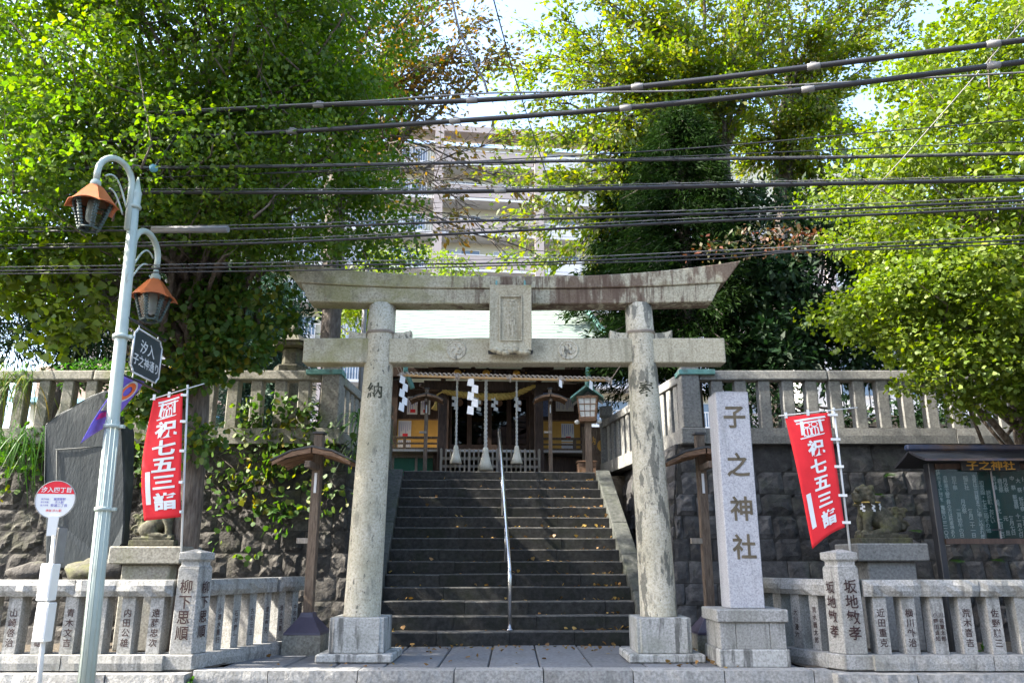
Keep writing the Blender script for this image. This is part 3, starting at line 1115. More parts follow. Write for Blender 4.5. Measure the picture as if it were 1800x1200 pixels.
for sgn in (-1, 1):
    MB().tube([(sgn * .2, -.02, .45), (sgn * .2, .06, .52), (sgn * .2, .12, .56)], .014, 6).build('hook', 'copper_green', pl)
    # comma crest carved on the tie beam
    cx = (802 - 900) / 1400 * 10.75 / .967 + .02 if sgn < 0 else (999 - 900) / 1400 * 10.75 / .967 + .02
    cb = MB()
    cb.tube([(cx + .128 * math.cos(a * PI / 16), -.142, 4.045 + .128 * math.sin(a * PI / 16)) for a in range(33)], .013, 6, False)
    cb.lathe([(.118, 0), (.118, .006)], 32, (cx, -.139, 4.045), False, Matrix.Rotation(PI / 2, 3, 'X'))
    for q in range(3):
        a0 = q * 2 * PI / 3 + .5
        pts = []
        for s in range(12):
            t = s / 11
            rad = .035 + .08 * t
            a = a0 + t * 2.0
            pts.append((cx + rad * math.cos(a), -.142, 4.045 + rad * math.sin(a)))
        cb.tube(pts, [.022 - .018 * (s / 11) for s in range(12)], 6)
    cb.build('crest', 'torii_stone', T)

# ---------------------------------------------------------------- bamboo and straw rope hung between the columns
G = thing('hanging_bamboo_pole', 'bamboo pole wound with rope hung between the gate columns', 'pole', (-.02, 10.9, 3.69))
a, b = V((-1.56, 0, .03)), V((1.42, 0, -.045))
MB().tube([a, a.lerp(b, .3) + V((0, 0, -.012)), a.lerp(b, .7) + V((0, 0, -.01)), b], .021, 10).build('bamboo', 'bamboo', G)
tw = MB()
n = 260
for ph in (0, PI):
    tw.tube([a.lerp(b, i / n) + V((0, math.cos(i * .55 + ph) * .022, math.sin(i * .55 + ph) * .022 + .018)) for i in range(n + 1)], .0115, 5)
tw.build('straw_rope', 'rope_grey', G)
for t, k in ((.012, 1), (.27, 1), (.52, 1), (.76, 1), (.985, 1)):
    mb = MB()
    p = a.lerp(b, t)
    for i in range(7):
        an = random.uniform(0, 2 * PI)
        d = V((math.cos(an), random.uniform(-1, .2), math.sin(an) * 1.1)).normalized()
        mb.tube([p, p + d * .05, p + d * .05 + V((random.uniform(-.03, .03), 0, random.uniform(-.05, .01)))], .007, 5)
    mb.ball(p, .035, 8)
    mb.build('knot', 'rope_grey', G)
st = MB()
st.tube([a + V((.02, 0, 0)), V((-1.86, -.16, .62))], .006, 5)
st.tube([a + V((.05, 0, 0)), V((-1.62, .0, .35)), V((-1.70, -.1, .62))], .006, 5)
st.tube([b + V((-.02, 0, 0)), V((1.86, -.16, .62))], .007, 5)
st.build('tie_string', 'rope_grey', G)


def shide(parent, p, w, h, n, m='paper', depth=.01, yaw=0.0):
    """folded zig-zag paper streamer hanging from p"""
    mb = MB()
    x0 = 0
    z = 0
    sx = 1
    vs, fs = [], []
    sh = h / n
    for i in range(n):
        ox = (i % 2) * w * .55 - w * .3
        y = (i % 2) * depth
        vs = [(ox - w * .3, y, z), (ox + w * .5, y + .004, z - sh * .25), (ox + w * .45, y + .006, z - sh * 1.12), (ox - w * .45, y, z - sh * .9)]
        mb.add(vs + [(q[0], q[1] + .002, q[2]) for q in vs], [(0, 1, 2, 3), (7, 6, 5, 4), (0, 4, 5, 1), (1, 5, 6, 2), (2, 6, 7, 3), (3, 7, 4, 0)])
        z -= sh * .8
    return mb.build('paper_streamer', m, parent, mtx=Matrix.Translation(p) @ Matrix.Rotation(yaw, 4, 'Z'))


for t, w, h, n, yw in ((.025, .10, .60, 5, .7), (.345, .115, .62, 5, -.5), (.762, .05, .11, 1, .1), (.905, .06, .13, 1, .4)):
    p = a.lerp(b, t)
    shide(G, p + V((0, -.03, -.01)), w, h, n, yaw=yw)

# ---------------------------------------------------------------- inscribed stone pillar on its pedestal
S = thing('stone_pillar', 'tall inscribed stone pillar on a stepped pedestal right of the gate', 'pillar', (2.87, 10.42, 0))
MB().box((0, 0, .10), (.84, .76, .20)).build('pedestal_base', 'block_stone', S, bevel=.012)
MB().box((0, .005, .35), (.74, .68, .30)).build('pedestal_core', 'joint', S)
for x0, x1 in ((-.39, -.205), (-.20, .20), (.205, .39)):
    for yy in (-1, 1):
        MB().box2((x0, yy * .355, .201), (x1, yy * .20, .50)).build('pedestal_stone', 'granite', S, bevel=.005)
for xx in (-1, 1):
    MB().box2((xx * .20, -.196, .201), (xx * .39, .196, .50)).build('pedestal_stone', 'granite', S, bevel=.005)
MB().box((0, 0, .575), (.86, .78, .145)).build('pedestal_slab', 'granite', S, bevel=.012)
sh = MB().box((0, 0, 1.99), (.425, .42, 2.68))
sh.v = sh.v  # shaft
sh = sh.build('shaft', 'pillar_stone', S, bevel=.008)
MB().lathe([(.30, 3.331), (.30, 3.335), (.01, 3.385)], 4, (0, 0, 0), False, rot=PI / 4).build('shaft_tip', 'pillar_stone', S)
for ch, y in (('子', 733), ('之', 816), ('神', 893), ('社', 960)):
    p = P(1290, y, 10.21)
    text('inscription', ch, .315, 'engrave', sh, face((.012, -.213, p.z)), bold=.022, depth=.002, sx=.95)

# ---------------------------------------------------------------- handrail in the middle of the stairs
Hh = thing('handrail', 'stainless steel handrail up the middle of the steps', 'handrail', (-.02, 12.54, 0), R(3.2))
y0, z0 = .16, 1.05
y1 = 4.4
z1 = z0 + (y1 - y0) * RISE / TREAD
pts = [V((-.005, y0, .2)), V((-.005, y0, z0 - .10)), V((-.005, y0 + .012, z0 - .04)), V((-.005, y0 + .06, z0 + .03))]
pts += [V((-.005, y0 + .06 + (y1 - y0 - .06) * t / 8, z0 + .03 + (z1 - z0 - .03) * t / 8)) for t in range(1, 9)]
pts += [V((-.005, y1 + .05, z1 + .012)), V((-.005, y1 + .08, z1 - .04)), V((-.005, y1 + .08, 2.99))]
MB().tube(pts, .031, 14).build('rail', 'steel', Hh)
for q in (1.55, 2.95):
    zz = z0 + (q - y0) * RISE / TREAD
    MB().tube([V((-.005, q, zz - .9)), V((-.005, q, zz - .03))], .021, 10).build('post', 'steel', Hh)
for q, zz in ((y0, .204),):
    MB().lathe([(.055, 0), (.055, .012), (.04, .02)], 14, (-.005, q, zz)).build('floor_flange', 'steel', Hh)


# ---------------------------------------------------------------- wooden roofed posts
def roof_post(name, label, loc, sc, rz, footing):
    t = thing(name, label, 'post', loc, rz)
    if footing:
        me = rough_box((.52, .5, .27), .1, .015, 'xyz', 2)
        link('footing', me, 'old_stone', t, Matrix.Translation((0, 0, .115)))
        MB().lathe([(.36, .25), (.35, .28), (.14, .47), (.115, .53)], 4, (0, 0, 0), False, rot=PI / 4).build('foot_cover', 'foot_metal', t, bevel=.004)
    b = .5 if footing else 0
    k = sc
    MB().box((0, 0, b + (2.98 * k - b) / 2), (.125 * k, .125 * k, 2.98 * k - b)).build('post', 'old_wood', t, bevel=.006)
    MB().box((0, 0, 3.0 * k), (.17 * k, .17 * k, .03 * k)).build('post_cap', 'shingle_dark', t)
    MB().box((0, -.2 * k, 2.50 * k), (.075 * k, .62 * k, .09 * k)).build('bracket', 'old_wood', t, bevel=.004)
    MB().box((-.09 * k, -.03, 1.48 * k), (.26 * k, .06 * k, .075 * k)).build('cross_peg', 'grey_wood', t, bevel=.004)
    MB().box((.0, -.068 * k, 2.28 * k), (.035 * k, .012, .28 * k)).build('name_slip', 'paper', t)
    w, dep, zr, ze = .58 * k, .36 * k, 2.73 * k, 2.585 * k
    for s2 in (-1, 1):
        mb = MB()
        prof = [(0, zr + .05 * k), (s2 * w * .5, zr - .01 * k), (s2 * w, ze - .0), (s2 * w, ze - .025 * k), (s2 * w * .5, zr - .035 * k), (0, zr + .02 * k)]
        mb.prism(prof, -dep, dep, (1, 0, 0), (0, 0, 1))
        mb.build('roof_slope', 'shingle_dark', t)
        for yy in (-dep * .93, dep * .93):
            mb = MB()
            prof = [(s2 * .012, zr + .015 * k), (s2 * w * .5, zr - .045 * k), (s2 * w * .96, ze - .03 * k), (s2 * w * .96, ze - .085 * k), (s2 * w * .62, zr - .125 * k), (s2 * w * .3, zr - .085 * k), (s2 * .012, zr - .06 * k)]
            mb.prism(prof, yy - .015, yy + .015, (1, 0, 0), (0, 0, 1))
            mb.build('barge_board', 'roof_wood', t)
        for yy in (-.5, 0, .5):
            mb = MB()
            mb.beam((s2 * .03, yy * dep, zr - .04 * k), (s2 * w * .92, yy * dep, ze - .045 * k), .035 * k, .04 * k)
            mb.build('rafter', 'roof_wood', t)
    return t


plain('foot_metal', (.055, .045, .07), rough=.4, var=.15)
roof_post('roofed_post', 'wooden roofed post with flared metal foot left of the gate column', (-2.80, 11.55, 0), 1.0, R(-3), True)
roof_post('roofed_post', 'wooden roofed post with flared metal foot behind the inscribed stone pillar', (2.74, 11.62, 0), 1.0, R(2), True)
roof_post('roofed_post', 'thin wooden roofed post before the yellow panel left of the bell ropes', (-1.93, 17.75, UP), .66, R(2), False)
roof_post('roofed_post', 'thin wooden roofed post before the yellow panel right of the bell ropes', (.86, 17.75, UP), .66, R(2), False)
# ================================================================ STREET LAMP
LX, LY = -4.27, 8.5
L_ = thing('street_lamp', 'pale green street lamp with two copper hooded lanterns', 'street lamp', (-4.205, LY, -.34))
lean = V((-.12, 0, 5.9))


def lp(z):      # point of the leaning pole at height z above its foot
    return V((-.19 * z / 5.9, 0, z))


mb = MB()
mb.tube([lp(0), lp(.02)], .13, 20)
mb.tube([lp(.02), lp(1.4), lp(3.2), lp(4.6), lp(5.50)], [.078, .074, .068, .060, .053], 20)
mb.build('pole', 'lamp_green', L_)
fl = MB()
for i in range(10):
    a = 2 * PI * i / 10
    o_ = V((math.cos(a), math.sin(a), 0))
    fl.tube([lp(.3) + o_ * .076, lp(3.0) + o_ * .0685], .006, 5)
fl.build('pole_ribs', 'lamp_green', L_)
MB().lathe([(.072, 0), (.078, .03), (.06, .05), (.06, .18), (.065, .20), (.05, .23), (.01, .40)], 10, lp(5.48)).build('finial', 'lamp_green', L_)
for z in (2.05, 2.92, 3.92):
    MB().lathe([(.09, 0), (.092, .035), (.085, .04)], 16, lp(z)).box(lp(z) + V((.10, 0, .02)), (.06, .05, .035)).build('band_clamp', 'lamp_green', L_)


def arm(z0, z1, reach, rise, dr_):
    dr_ = V((*dr_, 0)).normalized()
    b = lp(z0)
    t = lp(z1)
    mb = MB()
    pts = [b + dr_ * .06]
    for i in range(15):
        a = PI * i / 14
        pts.append(t + dr_ * (.06 + reach / 2 - reach / 2 * math.cos(a)) + V((0, 0, rise * math.sin(a))))
    pts.append(pts[-1] + V((0, 0, -.10)))
    mb.tube(pts, .036, 12)
    arm_o = mb.build('arm', 'lamp_green', L_)
    sc = MB()
    e = pts[-1]
    q = []
    for i in range(13):
        s = i / 12
        q.append(V((t.x, t.y, 0)) + dr_ * (.09 + (reach - .09) * s * .9) + V((0, 0, t.z - .10 + .32 * math.sin(s * PI * .85) * rise / .4 - .18 * (1 - s))))
    sc.tube(q, .011, 6)
    sc.tube([p + dr_ * .03 + V((0, 0, -.10 - .1 * (i / 12))) for i, p in enumerate(q[:9])], .010, 6)
    sc.build('scroll', 'lamp_green', L_)
    return e


def lantern(p, rz):
    H = bpy.data.objects.new('lantern', None)
    COL.objects.link(H)
    H.parent = L_
    H.matrix_local = Matrix.Translation(p) @ Matrix.Rotation(rz, 4, 'Z') @ Matrix.Scale(.88, 4)
    n = 6
    # copper hood: six bent sheets with scalloped eaves
    for k in range(n):
        a0, a1 = 2 * PI * k / n, 2 * PI * (k + 1) / n
        vs, fs = [], []
        lev = [(.055, 0), (.10, -.035), (.19, -.15), (.28, -.27), (.325, -.315)]
        m = 6
        for li, (r, z) in enumerate(lev):
            for j in range(m + 1):
                t = j / m
                A = V((math.cos(a0), math.sin(a0), 0)) * r
                B = V((math.cos(a1), math.sin(a1), 0)) * r
                q = A.lerp(B, t)
                zz = z
                if li == len(lev) - 1: zz += .045 * math.sin(PI * t)
                vs.append((q.x, q.y, zz))
        for li in range(len(lev) - 1):
            for j in range(m):
                b_ = li * (m + 1) + j
                fs.append((b_, b_ + 1, b_ + m + 2, b_ + m + 1))
        mb = MB()
        mb.add(vs, fs, False)
        o = mb.build('hood_sheet', 'lamp_copper', H)
        so = o.modifiers.new('s', 'SOLIDIFY')
        so.thickness = .006
    fr = MB()
    gl = MB()
    r0, r1, z0, z1 = .235, .125, -.245, -.60
    for k in range(n):
        a0, a1 = 2 * PI * k / n, 2 * PI * (k + 1) / n
        A0 = V((math.cos(a0) * r0, math.sin(a0) * r0, z0)); A1 = V((math.cos(a0) * r1, math.sin(a0) * r1, z1))
        B0 = V((math.cos(a1) * r0, math.sin(a1) * r0, z0)); B1 = V((math.cos(a1) * r1, math.sin(a1) * r1, z1))
        fr.tube([A0, A1], .013, 6)
        fr.tube([A0, B0], .012, 6)
        fr.tube([A1, B1], .014, 6)
        for t in range(9):      # scalloped trim along the panes
            s = (t + .5) / 9
            for e0, e1, f0, f1 in ((A0, A1, B0, B1), (B0, B1, A0, A1)):
                c = e0.lerp(e1, s).lerp(f0.lerp(f1, s), .10)
                fr.ball(c, .020, 5)
        gl.add([A0 * .985, B0 * .985, B1 * .985, A1 * .985], [(0, 1, 2, 3)])
    fr.build('lantern_frame', 'frame_dark', H)
    gl.build('lantern_glass', 'lamp_glass', H)
    MB().lathe([(.05, -.22), (.06, -.28), (.06, -.46), (.045, -.50), (.01, -.52)], 12).build('bulb', 'lamp_diffuser', H)
    MB().lathe([(.07, -.02), (.06, .05), (.038, .07), (.036, .12)], 12).build('hood_collar', 'lamp_green', H)


e = arm(5.2, 5.74, .42, .25, (-.24, -.40))
lantern(e + V((-.0, 0, -.06)), .2)
# lower arm bends towards the pavement side
b0 = lp(4.55)
e = arm(4.75, 5.07, .54, .25, (.05, .6))
lantern(e + V((0, .0, -.13)), .5)

# name sign that hangs from the lamp pole, at right angles to the street
sx = -4.27
N_ = thing('street_name_sign', 'dark blue street name sign with notched corners on the lamp pole', 'sign', (sx, LY, 3.45))
y0, y1, z0, z1 = .14, .86, -.20, .31
c = .07
pol = [(y0 + c, z0), (y1 - c, z0), (y1 - c * .6, z0 + c * .6), (y1, z0 + c), (y1, z1 - c), (y1 - c * .6, z1 - c * .6), (y1 - c, z1), (y0 + c, z1), (y0 + c * .6, z1 - c * .6), (y0, z1 - c), (y0, z0 + c), (y0 + c * .6, z0 + c * .6)]
MB().prism(pol, -.012, .012, (0, 1, 0), (0, 0, 1)).build('sign_plate', 'sign_navy', N_)
rim = MB()
for i in range(len(pol)):
    p, q = pol[i], pol[(i + 1) % len(pol)]
    rim.tube([(.014, p[0], p[1]), (.014, q[0], q[1])], .011, 6)
rim.build('sign_rim', 'white_paint', N_)
FX = Matrix.Translation((.0155, (y0 + y1) / 2, .135)) @ Matrix.Rotation(PI / 2, 4, 'Z') @ Matrix.Rotation(PI / 2, 4, 'X')
text('lettering', '汐入', .165, 'white_paint', N_, FX, bold=.012, vert=False, depth=0, sx=1.15)
FX = Matrix.Translation((.0155, (y0 + y1) / 2, -.035)) @ Matrix.Rotation(PI / 2, 4, 'Z') @ Matrix.Rotation(PI / 2, 4, 'X')
text('lettering', '子之神通り', .135, 'white_paint', N_, FX, bold=.012, vert=False, depth=0)
for z in (.37, -.27):
    MB().tube([(0, -.0, z), (0, .93, z)], .013, 8).ball((0, .94, z), .022, 8).build('sign_bar', 'black_metal', N_)
lk = MB()
for y in (.25, .75):
    lk.tube([(0, y, .37), (0, y, .30)], .006, 5)
    lk.tube([(0, y, -.27), (0, y, -.19)], .006, 5)
lk.build('sign_link', 'white_paint', N_)

# cloth helper: (u, v) -> world by corner pixels at one depth, with bow and ripples


def cloth_fn(tl, tr, br, bl, bow=0.0, amp=.02, ph=0.0, sagb=0.0, nd=(0, -1, 0)):
    nd = V(nd)
    def f(u, v, off=0.0):
        a = tl.lerp(tr, u)
        b = bl.lerp(br, u)
        p = a.lerp(b, v)
        p = p + V((bow * math.sin(PI * v) * (1 - u), 0, -sagb * math.sin(PI * u) * v * v))
        p.y += amp * math.sin(3.2 * u + 4.0 * v + ph) + amp * .5 * math.sin(7 * v + 5 * u + ph)
        return p + nd * off
    return f


def cloth(name, f, m, parent, o, nu=14, nv=36):
    vs, fs = [], []
    for j in range(nv + 1):
        for i in range(nu + 1):
            vs.append(f(i / nu, j / nv) - o)
    for j in range(nv):
        for i in range(nu):
            a = j * (nu + 1) + i
            fs.append((a, a + 1, a + nu + 2, a + nu + 1))
    mb = MB()
    mb.add(vs, fs, True)
    ob_ = mb.build(name, m, parent)
    so = ob_.modifiers.new('s', 'SOLIDIFY')
    so.thickness = .0015
    so.offset = 1
    return ob_


def patch(mb, f, o, poly, off=.004, nsub=1):
    """flat printed shape given in cloth coordinates"""
    n, m = 10, 4
    (a, b, c, d) = [V((*q, 0)) for q in poly]
    vs = []
    for j in range(m + 1):
        for i in range(n + 1):
            q = a.lerp(b, i / n).lerp(d.lerp(c, i / n), j / m)
            vs.append(f(q.x, q.y, off) - o)
    mb.add(vs, [(j * (n + 1) + i, j * (n + 1) + i + 1, (j + 1) * (n + 1) + i + 1, (j + 1) * (n + 1) + i) for j in range(m) for i in range(n)], True)


# purple pennant under the street sign, blown towards the camera
o = V((sx, LY + .15, 3.1))
F = thing('pennant', 'purple hanging pennant with orange ring under the street name sign', 'flag', o)
tl, tr = P(213, 657, 8.62), P(257, 672, 9.25)
bl, br = P(143, 779, 8.25), P(196, 742, 8.95)
ff = cloth_fn(tl, tr, br, bl, 0, .03, 1.0, nd=(.95, -.3, 0))
cloth('pennant_cloth', ff, 'flag_purple', F, o, 16, 22)
FXs = -1  # its printed side faces the street axis


def ring(mb, f, o, cu, cv, ru, rv, k0, off):
    n = 24
    vs = []
    for i in range(n):
        a = 2 * PI * i / n
        vs.append(f(cu + ru * math.cos(a), cv + rv * math.sin(a), off) - o)
        vs.append(f(cu + ru * k0 * math.cos(a), cv + rv * k0 * math.sin(a), off) - o)
    mb.add(vs, [(2 * i, 2 * ((i + 1) % n), 2 * ((i + 1) % n) + 1, 2 * i + 1) for i in range(n)])


mb = MB(); ring(mb, ff, o, .62, .26, .24, .17, .55, .012); mb.build('print_ring', 'flag_orange', F)
mb = MB(); ring(mb, ff, o, .62, .26, .30, .215, .80, .008); mb.build('print_ring', 'white_paint', F)
mb = MB(); patch(mb, ff, o, [(.04, .33), (.45, .40), (.52, .60), (.04, .56)], .008); mb.build('print_patch', 'white_paint', F)
mb = MB(); patch(mb, ff, o, [(.08, .60), (.60, .62), (.60, .70), (.08, .70)], .008); mb.build('print_patch', 'flag_magenta', F)
st = MB()
st.tube([tl - o, tl - o + V((.03, -.1, .09))], .006, 5)
st.tube([tr - o, tr - o + V((.02, -.02, .09))], .006, 5)
st.build('hanging_cord', 'white_paint', F)

# ---------------------------------------------------------------- bus stop
BS = thing('bus_stop_sign', 'round white and red bus stop sign on a white pole beside the lamp', 'bus stop', (-4.885, 8.9, -.34))
zb = lambda y: P(90, y, 8.9).z + .34
dx = -.10
MB().tube([(0, 0, 0), (-.04, 0, zb(1130)), (-.085, 0, zb(925))], .026, 14).build('pole', 'white_paint', BS)
MB().lathe([(.20, 0), (.20, .05), (.05, .10), (.03, .10)], 18).build('foot', 'clamp_grey', BS)
dc = V((-.115, -.03, zb(878)))
Rd = Matrix.Rotation(R(12), 4, 'Z') @ Matrix.Rotation(PI / 2, 4, 'X')
disc = MB().lathe([(.205, 0), (.205, .012)], 48, (0, 0, 0), False).build('disc', 'white_paint', BS, mtx=Matrix.Translation(dc) @ Rd)
mb = MB()
seg = [(.197 * math.cos(a), .197 * math.sin(a), .0135) for a in [R(18 + (144 * i / 20)) for i in range(21)]]
mb.add(seg, [tuple(range(21))])
mb.build('disc_band', 'sign_red', disc)
mb = MB(); mb.tube([(.2 * math.cos(a * PI / 24), .2 * math.sin(a * PI / 24), .0125) for a in range(49)], .004, 5, False); mb.build('disc_rim', 'clamp_grey', disc)
text('lettering', '汐入四丁目', .062, 'white_paint', disc, Matrix.Translation((0, .105, .0155)), bold=.02, vert=False, depth=0)
for s, y, sz, m in (('横須賀駅', .005, .030, 'sign_blue'), ('汐入駅', -.028, .030, 'sign_blue'), ('安浦二丁目', -.062, .034, 'sign_blue'), ('渋谷 汐入駅', -.118, .030, 'sign_red')):
    text('lettering', s, sz, m, disc, Matrix.Translation((.045 if 'blue' in m else 0, y, .0145)), bold=.012, vert=False, depth=0)
for y in (.005, -.028, -.062):
    text('lettering', '逗子京急', .020, 'sign_blue', disc, Matrix.Translation((-.10, y, .0145)), bold=.01, vert=False, depth=0)
MB().box((0, -.06, 0), (.09, .02, .20), taper=1.15).build('bracket', 'white_paint', BS, mtx=Matrix.Translation((-.10, .0, zb(925))) @ Matrix.Rotation(R(12), 4, 'Z'))
Rb = Matrix.Rotation(R(10), 4, 'Z')
MB().box((0, 0, 0), (.12, .05, zb(928) - zb(990))).build('side_panel', 'clamp_grey', BS, bevel=.006, mtx=Matrix.Translation((-.035, .04, zb(958))) @ Matrix.Rotation(R(70), 4, 'Z'))
for ya, yb, xc in ((990, 1055, -.07), (1058, 1127, -.05)):
    tb = MB().box((0, 0, 0), (.145, .13, zb(ya) - zb(yb))).build('timetable_box', 'white_paint', BS, bevel=.008, mtx=Matrix.Translation((xc, -.01, (zb(ya) + zb(yb)) / 2)) @ Matrix.Rotation(R(-8), 4, 'Z'))
    h = zb(ya) - zb(yb)
    MB().box((0, -.0665, 0), (.105, .004, h * .80)).build('timetable_sheet', 'paper', tb)


# ---------------------------------------------------------------- red banners
def banner(label, Y, tl, tr, br, bl, pole0, pole1, bar0, bar1, bow, sagb, ph, amp=.02):
    o = P(pole1[0], pole1[1], Y)
    t = thing('banner', label, 'banner', o, group=None)
    f = cloth_fn(P(*tl, Y), P(*tr, Y), P(*br, Y - .05), P(*bl, Y - .12), bow, amp, ph, sagb)
    cloth('banner_cloth', f, 'banner_red', t, o)
    a, b = P(*pole0, Y + .03) - o, V((0, .03, -.02))
    MB().tube([a, b], .0135, 10).ball(a, .018, 8).build('pole', 'white_paint', t)
    MB().tube([P(*bar0, Y + .01) - o, P(*bar1, Y + .01) - o], .007, 8).build('crossbar', 'white_paint', t)
    W = (f(1, 0) - f(0, 0)).length
    H = (f(0, 1) - f(0, 0)).length
    # loops that hold the cloth to pole and bar
    for v in (.02, .24, .48, .73, .96):
        p = f(1, v) - o
        q = a.lerp(b, min(1, max(0, (a.z - p.z) / (a.z - b.z))))
        d = (q - p)
        q = p + d * 1.15
        mb = MB()
        hz = .016
        mb.box2((min(p.x, q.x) - .025, min(p.y, q.y) - .006, p.z - hz), (q.x + .012, max(p.y, q.y) - .002 - .016, p.z + hz))
        mb.build('loop', 'white_paint', t)
    for u in (.02, .5):
        p = f(u, 0) - o
        MB().box((p.x, p.y - .008, p.z + .02), (.035, .012, .075)).build('loop', 'white_paint', t)

    def put(s, cu, cv, size, sxx=1.0, bold=.035):
        text('lettering', s, 1.0, 'white_paint', t, Matrix.Identity(4), bold=bold, vert=False, depth=0,
             post=lambda p: f(cu + p.x * size * sxx / W, cv - p.y * size / H, .009) - o)
    put('祝', .56, .285, .225, 1.05)
    put('七', .545, .435, .21, 1.15)
    put('五', .56, .575, .21, 1.15)
    put('三', .57, .715, .20, 1.15)
    put('詣', .60, .865, .215, 1.1)
    mb = MB()
    for k in range(4):
        patch(mb, f, o, [(.10, .62 + k * .065), (.225, .62 + k * .065), (.225, .62 + (k + 1) * .065), (.10, .62 + (k + 1) * .065)], .005)
    mb.build('print_strip', 'white_paint', t)
    # small printed gate with two figures
    mb = MB()
    for q in ([(.17, .035), (.88, .025), (.90, .04), (.19, .052)], [(.20, .062), (.86, .055), (.86, .066), (.20, .074)],
              [(.29, .052), (.36, .052), (.345, .165), (.265, .165)], [(.70, .05), (.77, .05), (.80, .155), (.73, .158)],
              [(.22, .188), (.84, .172), (.80, .182), (.24, .198)]):
        patch(mb, f, o, q, .005)
    mb.build('print_gate', 'white_paint', t)
    for cu in (.42, .60):
        mb = MB()
        ring(mb, f, o, cu, .088, .085, .020, .72, .0052)
        ring(mb, f, o, cu, .145, .095, .040, .80, .0056)
        patch(mb, f, o, [(cu - .085, .115), (cu - .06, .108), (cu - .07, .178), (cu - .10, .178)], .006)
        patch(mb, f, o, [(cu + .05, .108), (cu + .085, .118), (cu + .10, .176), (cu + .07, .178)], .006)
        patch(mb, f, o, [(cu - .015, .11), (cu + .015, .11), (cu + .012, .178), (cu - .012, .178)], .006)
        mb.build('print_figure', 'white_paint', t)
    return t


banner('red cloth banner on a white pole in front of the ginkgo trunk', 10.16, (270, 701), (322, 690), (317, 908), (254, 915), (330, 678), (317, 968), (264, 702), (359, 674), -.09, 0, 0)
banner('red cloth banner on a white pole beside the stone guardian', 10.16, (1381, 732), (1457, 725), (1486, 926), (1428, 964), (1465.5, 718), (1496, 966), (1369, 730.5), (1507, 716), .0, -.03, 2.0)

# ---------------------------------------------------------------- slate memorial slab
o = P(150, 995, 12.1)
E_ = thing('memorial_slab', 'tall dark slate slab leaning near the wall behind the lamp pole', 'monument', (o.x, o.y, .1))
pts = [(86, 1000), (84, 900), (83, 841), (84, 747), (98, 737), (114, 726), (128, 719), (140, 710), (165, 697), (188, 688), (214, 692), (221, 760), (224, 850), (223, 920), (221, 955), (207, 972), (190, 985), (178, 1000)]
pts = [P(x, y, 12.1) for x, y in pts]
mb = MB()
poly = [(p.x - o.x, p.z - .1) for p in pts]
n = len(poly)
vs = [(x, -.09 + .015 * math.sin(i * 2.1), z) for i, (x, z) in enumerate(poly)] + [(x + .05 * math.sin(i * 1.3) + .03, .15, z - .02) for i, (x, z) in enumerate(poly)]
fs = [tuple(range(n)), tuple(reversed(range(n, 2 * n)))] + [(i, (i + 1) % n, n + (i + 1) % n, n + i) for i in range(n)]
mb.add(vs, fs)
mb.build('slab', 'slate', E_, bevel=.02)
rl = MB()
a = [P(97, 790, 12.0), P(205, 782, 12.0)]
rl.tube([V((p.x - o.x, -.094, p.z - .1)) for p in a], .006, 5)
rl.tube([V((P(99, y, 12.0).x - o.x, -.094, P(99, y, 12.0).z - .1)) for y in (790, 990)], .006, 5)
rl.build('carved_border', 'slate', E_)


def boulder(label, c, s, m, seed):
    bm = bmesh.new()
    bmesh.ops.create_icosphere(bm, subdivisions=3, radius=1)
    for v in bm.verts:
        q = v.co * 1.6 + V((seed * 3, seed, 0))
        k = 1 + .28 * mnoise.noise(q) + .10 * mnoise.noise(q * 3)
        v.co = V((v.co.x * s[0], v.co.y * s[1], max(v.co.z, -.55) * s[2])) * k
    me = bpy.data.meshes.new('boulder')
    bm.to_mesh(me)
    bm.free()
    for p in me.polygons: p.use_smooth = True
    ob_ = link('boulder', me, m)
    ob_.location = c
    return tag(ob_, label, 'rock', 'rocks at the foot of the slab')


boulder('mossy rock under the right foot of the slate slab', P(165, 1006, 11.9), (.42, .3, .20), 'komainu_stone', 1)
boulder('dark rock between slate slab and the left guardian pedestal', P(215, 1003, 11.8), (.33, .3, .24), 'wall_rock_grey', 2)
boulder('dark rock at the left foot of the slate slab', P(62, 1010, 11.8), (.34, .3, .18), 'wall_rock', 3)


# ---------------------------------------------------------------- stone guardians
def voxel(mb, size, smooth=3):
    me = mb.mesh('v')
    ob_ = bpy.data.objects.new('v', me)
    COL.objects.link(ob_)
    r = ob_.modifiers.new('r', 'REMESH')
    r.mode = 'VOXEL'
    r.voxel_size = size
    s = ob_.modifiers.new('s', 'SMOOTH')
    s.factor = .5
    s.iterations = smooth
    dg = bpy.context.evaluated_depsgraph_get()
    out = bpy.data.meshes.new_from_object(ob_.evaluated_get(dg))
    bpy.data.objects.remove(ob_)
    for p in out.polygons: p.use_smooth = True
    return out


